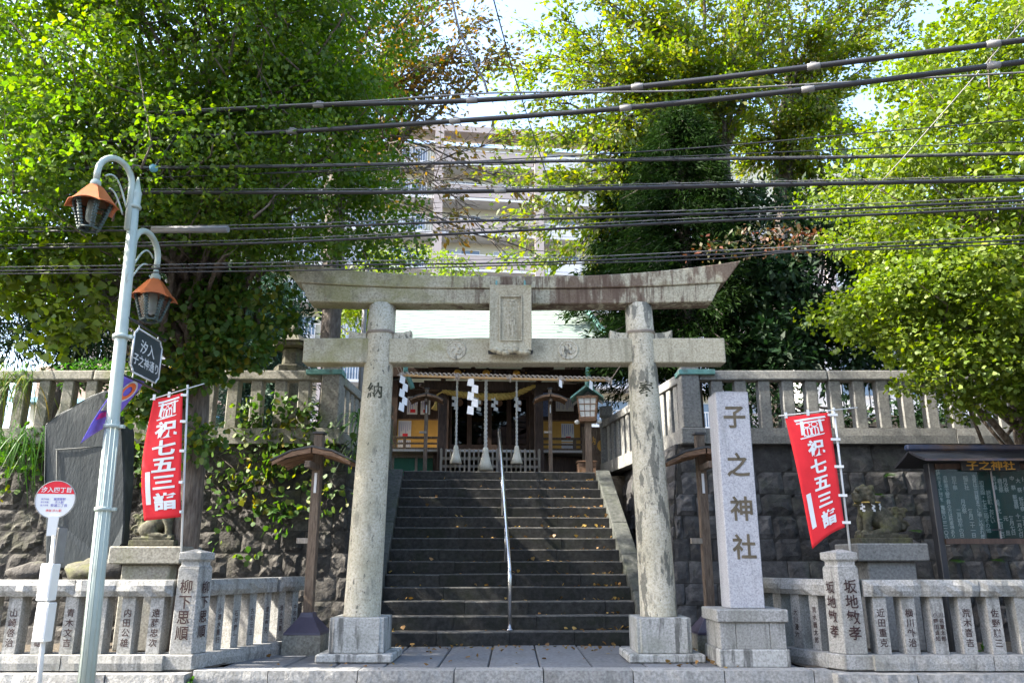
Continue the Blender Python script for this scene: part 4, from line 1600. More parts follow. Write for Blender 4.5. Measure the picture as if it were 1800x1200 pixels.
def guardian_mesh():
    """seated guardian lion looking towards -X with its head turned to -Y"""
    m = MB()
    rot = lambda a, ax='Y': Matrix.Rotation(R(a), 3, ax)
    m.ball((.05, 0, .24), (.25, .145, .165), 14, rot(38))
    m.ball((-.10, 0, .36), (.15, .14, .18), 14)
    m.ball((.17, 0, .14), (.16, .17, .14), 12)
    for s in (-1, 1):
        m.ball((.13, s * .115, .13), (.15, .075, .13), 12)
        m.tube([(.10, s * .13, .06), (-.06, s * .145, .04), (-.13, s * .145, .03)], [.055, .05, .04], 10)
        m.ball((-.13, s * .145, .035), (.06, .045, .035), 8)
        m.tube([(-.13, s * .09, .34), (-.185, s * .10, .20), (-.195, s * .10, .05)], [.08, .062, .05], 10)
        m.ball((-.225, s * .10, .035), (.07, .055, .04), 8)
        m.ball((-.125, s * .13 - .03, .64), (.035, .022, .05), 8)
    hc = V((-.17, -.035, .57))
    m.ball(hc, (.135, .13, .13), 14)
    m.ball(hc + V((-.105, -.045, -.035)), (.075, .085, .06), 12)
    m.ball(hc + V((-.105, -.05, -.085)), (.065, .07, .04), 10)
    m.ball(hc + V((-.165, -.06, .0)), (.03, .035, .025), 8)
    for s in (-1, 1):
        m.ball(hc + V((-.095 + .03 * s, -.07 * (1 + 0 * s) + .055 * s, .055)), (.045, .035, .028), 8)
        m.ball(hc + V((-.10, -.045 + .06 * s, .028)), .021, 8)
    # curled mane
    for i in range(26):
        a = i * 2.4
        zz = -.13 + .24 * (i / 26)
        m.ball(hc + V((.055 + .06 * math.cos(a), .13 * math.sin(a), zz)), .046, 7)
    for i in range(7):
        m.ball((-.24 + .03 * math.sin(i), -.09 + .03 * i, .43), .030, 6)
    # swirled tail
    for k, (cx, cz, r) in enumerate(((.335, .13, .085), (.30, .25, .075), (.36, .33, .055), (.24, .34, .06))):
        m.ball((cx, 0, cz), (r, .09, r), 10)
        pts = []
        for i in range(14):
            a = i * .5
            rad = r * (1.1 - i * .06)
            pts.append((cx + rad * math.cos(a) * .9, -.075, cz + rad * math.sin(a) * .9))
        m.tube(pts, .018, 6)
        m.tube([(p[0], .075, p[2]) for p in pts], .018, 6)
    m.box((.03, 0, -.01), (.62, .36, .05))
    return voxel(m, .0105, 4)


GM = guardian_mesh()
GM.materials.append(MATS['komainu_stone'])


def guardian(label, x, yref, Y, flip, sc):
    base = P(x, yref, Y)
    p = thing('guardian_pedestal', 'stone block pedestal with wide slab under the ' + ('left' if flip else 'right') + ' guardian lion', 'pedestal', (base.x, Y, .05))
    h = base.z - .05
    st = 'old_stone' if flip else 'grey_stone'
    MB().box((0, 0, (h - .24) / 2), (.66, .60, h - .24)).build('block', st, p, bevel=.015)
    MB().box((0, 0, h - .12), (.98, .78, .235)).build('slab', st, p, bevel=.015)
    g = thing('guardian_lion', label, 'statue', (base.x, Y, base.z + .11))
    if flip: g.rotation_euler = (0, 0, 0)
    g.scale = (-sc if flip else sc, sc, sc)
    link('body', GM, None, g)
    MB().box((.02, 0, -.075), (.72, .42, .085)).build('plinth', 'komainu_stone', g, bevel=.008)
    # rope collar with paper streamers
    mb = MB()
    mb.tube([(-.11 + .165 * math.cos(a * PI / 10), -.01 + .165 * math.sin(a * PI / 10), .455 - .045 * math.cos(a * PI / 10) * -1 * 0 + .0 - .03 * math.sin(a * PI / 10) * -1 * 0) for a in range(21)], .010, 6, False)
    mb.build('rope_collar', 'straw', g)
    for xx, yy, yw in ((-.235, -.12, -.6), (-.10, -.182, .2), (.02, -.13, .5)):
        shide(g, V((xx, yy, .445)), .045, .14, 4, yaw=yw)
    return g


guardian('seated stone guardian lion with paper streamers beside the right red banner', 1546, 955, 11.6, False, 1.0)
guardian('mossy stone guardian lion half hidden behind the left red banner', 277, 960, 11.6, True, .88)

# ---------------------------------------------------------------- notice board
o = P(1656, 1005, 11.15)
BX = P(1641, 880, 11.15).x
Bd = thing('notice_board', 'roofed shrine notice board with green panel of white writing', 'notice board', (BX, 11.15, .05))
W, zt = 2.55, P(1641, 815, 11.15).z - .05
zb0, zb1 = P(1650, 955, 11.15).z - .05, P(1640, 818, 11.15).z - .05
for x in (0, W):
    MB().box((x, 0, zt / 2), (.085, .14, zt)).build('post', 'black_metal', Bd, bevel=.005)
fr = MB()
fr.box((W / 2, -.02, zb1 - .02), (W - .087, .16, .07)).box((W / 2, -.02, zb0 + .03), (W - .087, .16, .07))
fr.build('frame', 'roof_wood_dark' if 'roof_wood_dark' in MATS else 'hall_wood', Bd)
MB().box((W / 2, .02, (zb0 + zb1) / 2), (W - .087, .03, zb1 - zb0 - .112)).build('panel', 'board_green', Bd)
MB().box((W / 2, -.075, (zb0 + zb1) / 2), (W - .087, .005, zb1 - zb0 - .112)).build('glass_pane', 'board_glass', Bd)
MB().box((.80, -.085, (zb0 + zb1) / 2), (.022, .012, zb1 - zb0 - .112)).build('pane_edge', 'clamp_grey', Bd)
MB().box((.76, -.09, zb0 + .18), (.15, .02, .016)).ball((.78, -.1, zb0 + .18), .018, 8).build('lock', 'black_metal', Bd)
nb = MB().box((.78, -.12, zb1 - .01), (.80, .04, .15)).build('name_board', 'black_metal', Bd, bevel=.005)
text('lettering', '子之神社', .135, 'gold', nb, face((.78, -.1415, zb1 - .01)), bold=.02, vert=False, depth=.0, sx=1.25)
# curved roof, ridge along the board
prof = []
for t in range(9):
    s = t / 8
    prof.append((-.46 * s, .18 - .14 * s ** .75 - .04 * s))
prof_o = [(-y, z) for y, z in prof]
und = [(y, z - .035) for y, z in prof]
for s2 in (1, -1):
    pol = [(y * s2, z + zt + .02) for y, z in prof] + [(y * s2, z + zt + .02) for y, z in reversed(und)]
    MB().prism(pol, -.26, W + .26, (0, 1, 0), (0, 0, 1)).build('roof_slope', 'board_roof', Bd)
MB().box((W / 2, 0, zt + .225), (W + .58, .11, .085)).build('roof_ridge', 'board_ridge', Bd, bevel=.02)
for y in (-.46,):
    MB().box((W / 2, y, zt + .005), (W + .54, .03, .03)).build('eave_edge', 'board_ridge', Bd)
zc = (zb0 + zb1) / 2
cols = [(.085, '社務所まで連絡を　電話八二二ー〇八八一', .058), (.175, '自動車で御来拝の方は駐車場あり', .058), (.295, '初午祭　　　　二月初午の日', .066), (.375, '月次祭', .066), (.455, '稲荷社　　　　毎月二十一日', .066),
        (.575, '　当宮は三日前までに申し込まれ度', .060), (.665, '初宮詣・七五三詣その他', .066), (.745, '諸祈願・お祓い', .066), (.845, '節分祭　　追儺式　二月三日', .066),
        (.925, '歳旦祭　　　　　元　　旦', .066), (1.0, '月次祭　　　　　毎月七日', .066), (1.10, '中　祭　新嘗祭　十一月七日', .066), (1.18, '大　祭　祈年祭　三月七日', .066), (1.27, '例　祭　　　　　六月七日', .070), (1.46, '御　祭　神', .12), (1.64, '大巳貴命', .10), (1.8, '由緒', .12)]
for x, s, sz in cols:
    n = len(s)
    body = s.replace('　', ' ')
    text('lettering', body, sz * 1.05, 'white_paint', Bd, face((x + .03, .001, zc - .03)), bold=.016, gap=.92, depth=.0)
# ================================================================ THE SHRINE HALL
HR = Matrix.Rotation(R(3.2), 4, 'Z')
Hl = thing('shrine_hall', 'dark wooden shrine hall with pale green copper roof above the stairs', 'shrine', (-.56, 19.7, UP), R(3.2))
HWd = 2.5


def hb(name, m, *boxes, bevel=.006, parent=None):
    mb = MB()
    for a, b in boxes: mb.box2(a, b)
    return mb.build(name, m, parent or Hl, bevel=bevel)


# body behind the veranda
hb('rear_wall', 'hall_wood', ((-HWd, 3.6, 0), (HWd, 3.75, 3.1)))
for s in (-1, 1):
    hb('side_wall', 'hall_wood', ((s * HWd - .05, .3, 0), (s * HWd + .05, 3.6, 3.1)))
    for x in (1.12, HWd - .09):
        hb('wall_post', 'hall_wood', ((s * x - .1, .2, 0), (s * x + .1, .4, 2.62)))
    # side bay: dark upper boards, yellow panel, green lattice doors below the floor
    for k in range(5):
        z = 1.66 + k * .19
        hb('wall_board', 'hall_wood', ((s * 1.23 if s > 0 else -2.31, .30, z), (2.31 if s > 0 else -1.23, .34 - .004 * (k % 2), z + .183)))
    yp = hb('yellow_panel', 'yellow_panel', ((1.225 if s > 0 else -2.315, .29, .86), (2.315 if s > 0 else -1.225, .33, 1.64)))
    hb('panel_trim', 'roof_wood', ((1.225 if s > 0 else -2.315, .27, 1.625), (2.315 if s > 0 else -1.225, .288, 1.66)))
# floor, veranda edge and rail
hb('veranda_floor', 'grey_wood', ((-2.95, -.62, .70), (2.95, .3, .755)))
for k in range(20):
    x = -2.95 + k * .295
    hb('floor_board_end', 'apt_white', ((x + .004, -.66, .715), (x + .291, -.615, .765)), bevel=0)
for s in (-1, 1):
    x0, x1 = (1.2, 2.9) if s > 0 else (-2.9, -1.2)
    for z, t in ((1.06, .055), (.92, .04), (.80, .05)):
        hb('veranda_rail', 'old_wood', ((x0, -.57, z - t / 2), (x1, -.51, z + t / 2)))
    for x in (x0 + .04, (x0 + x1) / 2, x1 - .04):
        hb('rail_post', 'old_wood', ((x - .035, -.575, .76), (x + .035, -.505, 1.03)))
    hb('under_floor_panel', 'lattice_green' if s < 0 else 'hall_wood', ((x0, -.30, .02), (x1, -.26, .66)))
    if s < 0:
        for x in (x0, x0 + .57, x0 + 1.13, x1):
            hb('door_frame', 'grey_wood', ((x - .03, -.34, 0), (x + .03, -.302, .68)))
        hb('door_frame', 'grey_wood', ((x0, -.345, .60), (x1, -.303, .67)))
    for x in (x0 + .1, x1 - .1):
        hb('floor_strut', 'hall_wood', ((x - .06, -.5, 0), (x + .06, -.38, .70)))
# doors of glass in dark frames, each leaf a part with its pane
hb('door_sill', 'hall_wood', ((-1.02, .22, .755), (1.02, .40, .90)))
hb('door_head', 'hall_wood', ((-1.02, .20, 2.26), (1.02, .42, 2.62)))
hb('inner_floor', 'hall_wood', ((-2.4, .42, .6), (2.4, 3.6, .75)))
hb('inner_altar', 'roof_wood', ((-.8, 2.4, .75), (.8, 3.3, 1.5)))
for k in range(4):
    x0 = -1.0 + k * .5
    lf = MB()
    for a, b in (((x0, .28, .90), (x0 + .06, .33, 2.26)), ((x0 + .44, .28, .90), (x0 + .5, .33, 2.26)), ((x0 + .06, .28, .90), (x0 + .44, .33, 1.02)), ((x0 + .06, .28, 2.18), (x0 + .44, .33, 2.26))):
        lf.box2(a, b)
    d = lf.build('door_leaf', 'hall_wood', Hl, bevel=.004)
    hb('glass_pane', 'door_glass', ((x0 + .06, .300, 1.02), (x0 + .44, .306, 2.18)), bevel=0, parent=d)
    cr = MB().lathe([(.085, 0), (.085, .012)], 20, (0, 0, 0), False).build('crest_disc', 'gold_dull' if 'gold_dull' in MATS else 'roof_wood', d, mtx=Matrix.Translation((x0 + .25, .297, 2.08)) @ Matrix.Rotation(PI / 2, 4, 'X'))
# posters on boards
for x, z, w, h, m in ((-1.95, 2.0, .26, .46, 'paper'), (-1.62, 2.0, .24, .46, 'paper'), (1.37, 2.06, .32, .62, 'poster_blue'), (1.93, 2.06, .46, .34, 'paper'),
                      (-2.12, 1.38, .32, .45, 'paper'), (-2.12, 1.02, .32, .20, 'paper'), (1.99, 1.34, .32, .46, 'paper'), (1.99, .97, .32, .22, 'paper')):
    yy = .292 if z > 1.65 else .284
    po = hb('poster', m, ((x - w / 2, yy - .008, z - h / 2), (x + w / 2, yy, z + h / 2)), bevel=0)
    if m == 'paper':
        ln = MB()
        for q in range(int(w / .05)):
            hh = h * random.uniform(.4, .85)
            ln.box2((x - w / 2 + .03 + q * .05, yy - .011, z + h / 2 - .03 - hh), (x - w / 2 + .042 + q * .05, yy - .0085, z + h / 2 - .03))
        ln.build('print_lines', 'sign_blue', po)
        if h > .4:
            MB().box2((x - .05, yy - .012, z - h * .4), (x + .08, yy - .0085, z - h * .22)).build('print_picture', 'sign_red', po)

# porch: posts, tie beam with carving, brackets
for s in (-1, 1):
    hb('porch_post', 'hall_wood', ((s * 1.14 - .10, -1.12, 0), (s * 1.14 + .10, -.92, 2.30)))
    hb('post_base', 'grey_stone', ((s * 1.14 - .16, -1.18, 0), (s * 1.14 + .16, -.86, .16)))
    for q in range(3):
        w = .30 + q * .22
        hb('bracket_arm', 'hall_wood', ((s * 1.14 - w / 2, -1.11, 2.42 + q * .12), (s * 1.14 + w / 2, -.93, 2.51 + q * .12)))
    nose = MB()
    for i in range(6):
        nose.ball((s * (1.34 + .06 * i), -1.02, 2.22 + .02 * math.sin(i * 1.5)), (.07, .07, .09 - .008 * i), 8)
    nose.build('carved_beam_nose', 'hall_wood', Hl)
    hb('bracket_arm', 'hall_wood', ((s * 1.14 - .05, -1.5, 2.30), (s * 1.14 + .05, .2, 2.42)))
hb('tie_beam', 'hall_wood', ((-1.6, -1.11, 2.12), (1.6, -.93, 2.34)))
cv = MB()
for i in range(34):
    x = -.95 + 1.9 * i / 33
    cv.ball((x, -1.13 + .03 * math.sin(i * 2.7), 2.52 + .10 * math.sin(i * .9) * math.cos(i * 2.1)), (.07, .06, .065), 7)
cv.build('dragon_carving', 'hall_wood', Hl)
gd = MB()
for i in range(9):
    gd.ball((-.85 + i * .21, -1.2, 2.50 + .07 * math.sin(i * 1.9)), .018, 6)
gd.build('gilt_fitting', 'gold', Hl)
hb('eave_purlin', 'hall_wood', ((-3.3, -1.15, 2.74), (3.3, -.98, 2.88)))
hb('eave_purlin', 'hall_wood', ((-3.2, .15, 2.72), (3.2, .40, 2.95)))
# roof, swept up from the eave to the ridge, then down the far side
ze, zr = 2.62, 6.05
n = 26


def roof_pt(u, t, off=0.0):
    w = 3.32 - .72 * t ** .8
    y = -2.35 + 5.1 * t
    z = ze + (zr - ze) * (.62 * t + .38 * t ** 2) + .10 * abs(u) ** 3 * (1 - t)
    return V((u * w, y, z + off))


vs, fs = [], []
mcol = 18
for j in range(n + 1):
    for i in range(mcol + 1):
        vs.append(roof_pt(i / mcol * 2 - 1, j / n))
for j in range(n):
    for i in range(mcol):
        a = j * (mcol + 1) + i
        fs.append((a, a + 1, a + mcol + 2, a + mcol + 1))
# stepped copper courses: every course a thin raised lip
mb = MB()
mb.add(vs, fs, True)
rf = mb.build('roof', 'copper_roof', Hl)
so = rf.modifiers.new('s', 'SOLIDIFY')
so.thickness = .10
so.offset = -1
for j in range(1, 46):
    t = j / 46
    lip = MB()
    pts = [roof_pt(i / 12 * 2 - 1, t, .004) for i in range(13)]
    vs2, fs2 = [], []
    for p in pts:
        vs2 += [p, p + V((0, -.018, -.004)), p + V((0, -.018, .010)), p + V((0, .02, .012))]
    for i in range(12):
        for q in range(3):
            fs2.append((i * 4 + q, i * 4 + q + 1, i * 4 + 5 + q, i * 4 + 4 + q))
    lip.add(vs2, fs2)
    lip.build('copper_course', 'copper_roof', rf)
# far slope and ridge
mb = MB()
vs = []
for j in range(9):
    t = 1 - j / 8
    for u in (-1, 1):
        p = roof_pt(u, t)
        vs.append((p.x, 5.5 - p.y, p.z - .002))
mb.add(vs, [(2 * j, 2 * j + 1, 2 * j + 3, 2 * j + 2) for j in range(8)])
mb.build('roof_back', 'copper_roof', Hl)
hb('roof_ridge', 'copper_green', ((-2.75, 2.6, zr - .1), (2.75, 2.9, zr + .22)))
for s in (-1, 1):
    vb = MB()
    pts = [roof_pt(s, t / 20, .0) for t in range(21)]
    vb.tube([p + V((s * .02, 0, .03)) for p in pts], .07, 8)
    vb.build('verge', 'verge_green' if 'verge_green' in MATS else 'copper_green', Hl)
    tri = MB()
    tri.add([V((s * 2.45, .3, 3.0)), V((s * 2.45, 5.2, 3.0)), V((s * 2.45, 2.75, 5.8))], [(0, 1, 2)])
    tri.build('gable_wall', 'hall_wood', Hl)
# rafters under the eave and boarding
und = MB()
vs, fs = [], []
for j in range(7):
    for i in range(2):
        p = roof_pt(-1 + 2 * i, j / 14, -.115)
        vs.append(p * 1.0)
for j in range(6):
    fs.append((2 * j, 2 * j + 1, 2 * j + 3, 2 * j + 2))
und.add(vs, fs)
und.build('eave_boarding', 'hall_wood', Hl)
for i in range(34):
    u = -.98 + 1.96 * i / 33
    MB().beam(roof_pt(u, .01, -.155), roof_pt(u, .42, -.155), .055, .07).build('rafter', 'hall_wood', Hl)
mb = MB()
mb.tube([roof_pt(-1 + i / 6, 0, -.06) + V((0, -.05, 0)) for i in range(13)], .05, 8)
mb.build('gutter', 'copper_green', Hl)
for x in (-1.95, 2.15):
    MB().tube([(x, -2.3, 2.45), (x, -2.25, 2.30), (x + .12, -2.0, 2.05), (x + .15, -2.0, 1.95)], .055, 10).build('rain_chute', 'copper_green', Hl)

# thick straw rope over the entrance with paper streamers
Sr = thing('straw_rope', 'thick twisted yellow straw rope over the hall entrance', 'rope', (-.56, 19.7, UP), R(3.2))
mb = MB()
n = 90
for ph in (0, 2 * PI / 3, 4 * PI / 3):
    pts = []
    for i in range(n + 1):
        t = i / n
        r = .022 + .030 * math.sin(PI * min(1, max(0, t * 1.0))) ** .5
        x = -1.15 + 2.2 * t
        z = 2.06 - .12 * math.sin(PI * t) + (.16 * max(0, t - .75) / .25 if t > .75 else 0)
        pts.append(V((x, -1.20 + r * math.cos(i * .55 + ph), z + r * math.sin(i * .55 + ph))))
    mb.tube(pts, [.016 + .026 * math.sin(PI * (i / n)) ** .5 for i in range(n + 1)], 7)
mb.build('rope', 'straw', Sr)
MB().tube([(-1.15, -1.2, 2.05), (-1.26, -1.22, 1.98), (-1.30, -1.22, 1.76), (-1.33, -1.22, 1.62)], [.02, .02, .03, .075], 9).build('rope_tassel', 'straw', Sr)
for x in (-.42, -.02, .52):
    shide(Sr, V((x + .1, -1.27, 1.94)), .11, .40, 4)
shide(Sr, V((-.85, -1.27, 1.94)), .10, .38, 4)

# bell ropes
for x, zb_, nm in ((-.80, .32, 'leftmost'), (-.13, .17, 'thick middle'), (.58, .32, 'rightmost')):
    big = nm.startswith('thick')
    Q = thing('bell_rope', nm + ' white bell rope with tassel before the hall doors', 'rope', (-.56, 19.7, UP), R(3.2))
    r = .034 if big else .022
    mb = MB()
    n = 70
    for ph in (0, PI):
        mb.tube([V((x + r * .6 * math.cos(i * .9 + ph), -1.60 + r * .6 * math.sin(i * .9 + ph), zb_ + .30 + (2.35 - zb_ - .30) * i / n)) for i in range(n + 1)], r * .72, 6)
    mb.build('rope', 'rope_white', Q)
    k = 1.45 if big else 1.15
    MB().lathe([(.035 * k, .36 * k), (.05 * k, .30 * k), (.045 * k, .28 * k), (.085 * k, .12 * k), (.125 * k, .0), (.02, .012)], 16, (x, -1.60, zb_)).build('tassel', 'tassel', Q)
    MB().ball((x, -1.60, 2.42), (.09, .09, .08), 12).build('bell', 'gold', Q)

# picket barrier in front of the hall
Bp = thing('picket_barrier', 'low weathered wooden picket barrier at the head of the stairs', 'barrier', (-.50, 18.42, UP), R(3.2))
for i in range(22):
    x = -1.13 + 2.26 * i / 21
    big = i in (0, 6, 12, 18, 21)
    w = .055 if big else .036
    mb = MB().box((x, 0, .34), (w, w, .68 if big else .66)).lathe([(w * .7, 0), (w * .5, .02), (.005, .03)], 4, (x, 0, .68 if big else .67), False, rot=PI / 4)
    mb.build('picket', 'grey_wood', Bp)
for z in (.30, .48, .12):
    MB().box((0, .035, z), (2.28, .035, .06)).build('rail', 'grey_wood', Bp, bevel=.004)

# wooden lantern on a post
p = P(1036, 830, 17.4)
Ln = thing('wooden_lantern', 'wooden lantern with small copper roof on a post right of the stairs', 'lantern', (p.x, 17.4, UP), R(-8))
hL = P(1036, 742, 17.4).z - UP
MB().box((0, 0, hL / 2), (.15, .15, hL)).build('post', 'old_wood', Ln, bevel=.008)
bz = hL
MB().box((0, 0, bz + .03), (.36, .36, .06)).build('tray', 'roof_wood', Ln, bevel=.006)
MB().box((0, 0, bz + .30), (.33, .33, .46), taper=1.28).build('lamp_box', 'lamp_diffuser', Ln)
lt = MB()
for f in range(4):
    Rf = Matrix.Rotation(f * PI / 2, 3, 'Z')
    for t in (-1, -.33, .33, 1):
        a = V((t * .165, -.17, bz + .07)); b = V((t * .165 * 1.28, -.17 * 1.28, bz + .53))
        lt.beam(Rf @ a, Rf @ b, .035 if abs(t) == 1 else .016, .03 if abs(t) == 1 else .016, Rf @ V((0, -1, 0)))
    for s in (.0, .34, .66, 1.0):
        k = 1 + .28 * s
        lt.beam(Rf @ V((-.165 * k, -.172 * k, bz + .07 + .46 * s)), Rf @ V((.165 * k, -.172 * k, bz + .07 + .46 * s)), .016 if 0 < s < 1 else .05, .016 if 0 < s < 1 else .05)
lt.build('lattice', 'roof_wood', Ln)
for s2 in (-1, 1):
    MB().prism([(0, bz + .80), (s2 * .36, bz + .52), (s2 * .36, bz + .485), (0, bz + .755)], -.30, .30, (1, 0, 0), (0, 0, 1)).build('roof_slope', 'copper_green', Ln)
    MB().prism([(0, bz + .753), (s2 * .33, bz + .49), (s2 * .33, bz + .43), (0, bz + .69)], -.285, -.25, (1, 0, 0), (0, 0, 1)).build('barge_board', 'apt_white', Ln)
MB().box((0, 0, bz + .80), (.05, .64, .05)).build('roof_ridge', 'copper_green', Ln)
MB().lathe([(.04, 0), (.055, .05), (.05, .16), (.015, .22)], 10, (0, 0, bz + .82)).build('finial', 'copper_green', Ln)
for s in (-1, 1):
    MB().ball((s * .24, -.05, bz - .0), (.06, .06, .05), 8).build('bulb', 'lamp_diffuser', Ln)

# plank screen with gilt crest beside it, and a box
p = P(1046, 790, 18.6)
Sc = thing('plank_screen', 'brown plank screen with gilt writing right of the lantern', 'screen', (p.x, 18.6, UP), R(3))
for i in range(5):
    MB().box((-.22 + i * .17, 0, .62), (.165, .03, 1.24)).build('plank', 'old_wood', Sc, bevel=.003)
text('lettering', '納', .20, 'gold', Sc, face((-.08, -.018, .92)), bold=.02, depth=.003)
mb = MB(); mb.lathe([(.15, 0), (.15, .006), (.11, .008)], 28, (.20, -.021, .80), False, Matrix.Rotation(PI / 2, 3, 'X')); mb.build('crest', 'gold', Sc)
p = P(1031, 822, 17.7)
bx_ = thing('wooden_box', 'small orange-brown wooden box at the foot of the lantern', 'box', (p.x, 17.75, UP))
MB().box((0, 0, .15), (.40, .34, .30)).build('box_body', 'roof_wood', bx_, bevel=.008)
MB().box((0, 0, .315), (.44, .38, .03)).build('box_lid', 'roof_wood', bx_, bevel=.005)

# stone lantern on the upper ground at the left
Sl = thing('stone_lantern', 'dark old stone lantern above the left fence', 'lantern', (P(514, 640, 15.0).x, 15.0, UP))
MB().lathe([(.36, 0), (.36, .18), (.28, .26)], 6, smooth=False).build('base', 'komainu_stone', Sl, bevel=.01)
MB().lathe([(.16, .26), (.13, .9), (.15, 1.5), (.17, 1.55)], 16).build('shaft', 'komainu_stone', Sl)
MB().lathe([(.17, 1.55), (.34, 1.68), (.36, 1.80), (.20, 1.84)], 6, smooth=False).build('platform', 'komainu_stone', Sl, bevel=.01)
MB().lathe([(.21, 1.84), (.21, 2.16)], 6, smooth=False).build('fire_box', 'komainu_stone', Sl, bevel=.01)
MB().lathe([(.46, 2.22), (.44, 2.17), (.2, 2.17), (.2, 2.17), (.40, 2.28), (.18, 2.44), (.09, 2.48)], 6, smooth=False).build('roof', 'komainu_stone', Sl)
MB().lathe([(.08, 2.46), (.12, 2.54), (.10, 2.62), (.02, 2.72)], 12).build('finial', 'komainu_stone', Sl)

# grey metal pole
gp = thing('metal_pole', 'plain grey metal pole behind the left gate column', 'pole', (P(636, 640, 17.0).x, 17.0, UP))
MB().tube([(0, 0, 0), (0, 0, 4.6)], .055, 14).build('shaft', 'grey_pipe' if 'grey_pipe' in MATS else 'clamp_grey', gp)
MB().lathe([(.06, 4.6), (.065, 4.62), (.01, 4.66)], 14).build('cap', 'clamp_grey', gp)

# ================================================================ APARTMENT BLOCK
AZ = UP - 1.0
FLH = 2.9
BAYW = 7.8
YA = 56.0
Ap = thing('apartment_block', 'tall cream and pink apartment block with balconies behind the trees', 'building', (-5.67, YA, AZ), R(7))
NB0, NB1, NF = -3, 5, 11
MB().box2((NB0 * BAYW, 1.5, -2), (NB1 * BAYW, 14, NF * FLH - .5)).build('wall', 'apt_cream', Ap)
# shared piece meshes, one per kind of piece
slab_m = MB().box2((-BAYW / 2 + .01, -.15, -.18), (BAYW / 2 - .01, 1.5, .02)).mesh('balcony_slab')
par_m = MB().box2((-BAYW / 2 + .42, -.12, .10), (BAYW / 2 - .42, .02, 1.08)).mesh('parapet')
cap_m = MB().box2((-BAYW / 2 + .42, -.16, 1.082), (BAYW / 2 - .42, .06, 1.16)).mesh('parapet_cap')
col_m = MB().box2((-.34, -.30, -.20), (.34, .30, FLH - .21)).mesh('column')
rl = MB()
for i in range(36):
    x = -BAYW / 2 + .5 + (BAYW - 1.0) * i / 35
    rl.box2((x - .018, -.07, .06), (x + .018, -.03, 1.08))
rl.box2((-BAYW / 2 + .42, -.09, 1.08), (BAYW / 2 - .42, -.01, 1.14))
rail_m = rl.mesh('railing')
pan_m = MB().box2((-BAYW / 2 + .42, -.10, .08), (-.6, -.02, 1.1)).mesh('white_panel')
rl2 = MB()
for i in range(16):
    x = -.5 + (BAYW / 2) * i / 16
    rl2.box2((x - .018, -.07, .06), (x + .018, -.03, 1.08))
rl2.box2((-.6, -.09, 1.08), (BAYW / 2 - .42, -.01, 1.14))
rail2_m = rl2.mesh('railing')
wf = MB()
for a, b in (((-1.25, 1.40, .12), (1.25, 1.49, .20)), ((-1.25, 1.40, 2.05), (1.25, 1.49, 2.13)), ((-1.25, 1.40, .2), (-1.18, 1.49, 2.05)), ((1.18, 1.40, .2), (1.25, 1.49, 2.05)), ((-.04, 1.40, .2), (.04, 1.49, 2.05))):
    wf.box2(a, b)
wf_m = wf.mesh('window_frame')
gl_m = MB().box2((-1.17, 1.44, .2), (1.17, 1.47, 2.05)).mesh('pane')
cu_m = MB().box2((-1.17, 1.475, .2), (-.2, 1.49, 2.05)).mesh('curtain')
ac_m = MB().box2((2.2, 1.0, .05), (2.95, 1.35, .62)).mesh('air_conditioner')
sp_m = MB().box2((3.0, .9, -.2), (3.1, 1.4, FLH - .2)).mesh('side_screen')
for m_, q in ((slab_m, 'apt_white'), (par_m, 'apt_pink'), (cap_m, 'apt_white'), (col_m, 'apt_pink'), (rail_m, 'apt_white'), (pan_m, 'apt_white'), (rail2_m, 'apt_white'), (wf_m, 'apt_white'), (gl_m, 'apt_glass'), (cu_m, 'curtain'), (ac_m, 'apt_white')):
    m_.materials.append(MATS[q])
for b in range(NB0, NB1):
    xc = (b + .5) * BAYW
    kind = (b + 1) % 3
    for f in range(NF):
        if f > 8 and b > 2: continue
        z = f * FLH
        Tm = Matrix.Translation((xc, 0, z))
        link('balcony_slab', slab_m, None, Ap, Tm)
        if f == NF - 1:
            MB().box2((xc - BAYW / 2 + .01, -.25, z + FLH - .22), (xc + BAYW / 2 - .01, 1.5, z + FLH + .3)).build('roof_band', 'apt_pink', Ap)
        if kind == 1:
            pr = link('parapet', par_m, None, Ap, Tm)
            link('parapet_cap', cap_m, None, pr)
        elif kind == 0:
            link('railing', rail_m, None, Ap, Tm)
        else:
            pr = link('white_panel', pan_m, None, Ap, Tm)
            link('railing', rail2_m, None, Ap, Tm)
        for k in (-1, 1):
            w = link('window_frame', wf_m, None, Ap, Matrix.Translation((xc + k * 1.75, 0, z)))
            link('pane', gl_m, None, w)
            if random.random() < .6: link('curtain', cu_m, None, w, Matrix.Translation((0, -.04, 0)))
        if random.random() < .5: link('air_conditioner', ac_m, None, Ap, Tm)
        link('column', col_m, None, Ap, Matrix.Translation((xc - BAYW / 2, 0, z)))

# lower house roofs behind the left fence
hs = thing('house', 'house with blue tiled roof edge behind the left fence', 'house', (P(150, 650, 24).x, 25.0, UP), R(-12))
MB().box2((-2.5, 0, 0), (2.5, 4, 3.2)).build('wall', 'apt_cream', hs)
MB().prism([(-3.0, 3.15), (3.0, 2.75), (3.0, 2.9), (-3.0, 3.3)], -4.4, .5, (1, 0, 0), (0, 0, 1)).build('roof', 'tile_blue', hs)
MB().prism([(-2.6, 3.32), (2.6, 2.94), (2.6, 3.4), (0, 4.6), (-2.6, 4.4)], -4.2, -.2, (1, 0, 0), (0, 0, 1)).build('upper_roof', 'tile_brown', hs)
for x in (-1.2, .8):
    w = MB().box2((x, -.05, 1.2), (x + 1.0, .0 - .003, 2.2)).build('window', 'apt_white', hs)
    MB().box2((x + .06, -.07, 1.26), (x + .94, -.052, 2.14)).build('pane', 'apt_glass', w)
hs = thing('house', 'pale two storey house behind the right upper fence', 'house', (P(1600, 700, 26).x, 26.0, UP), R(5))
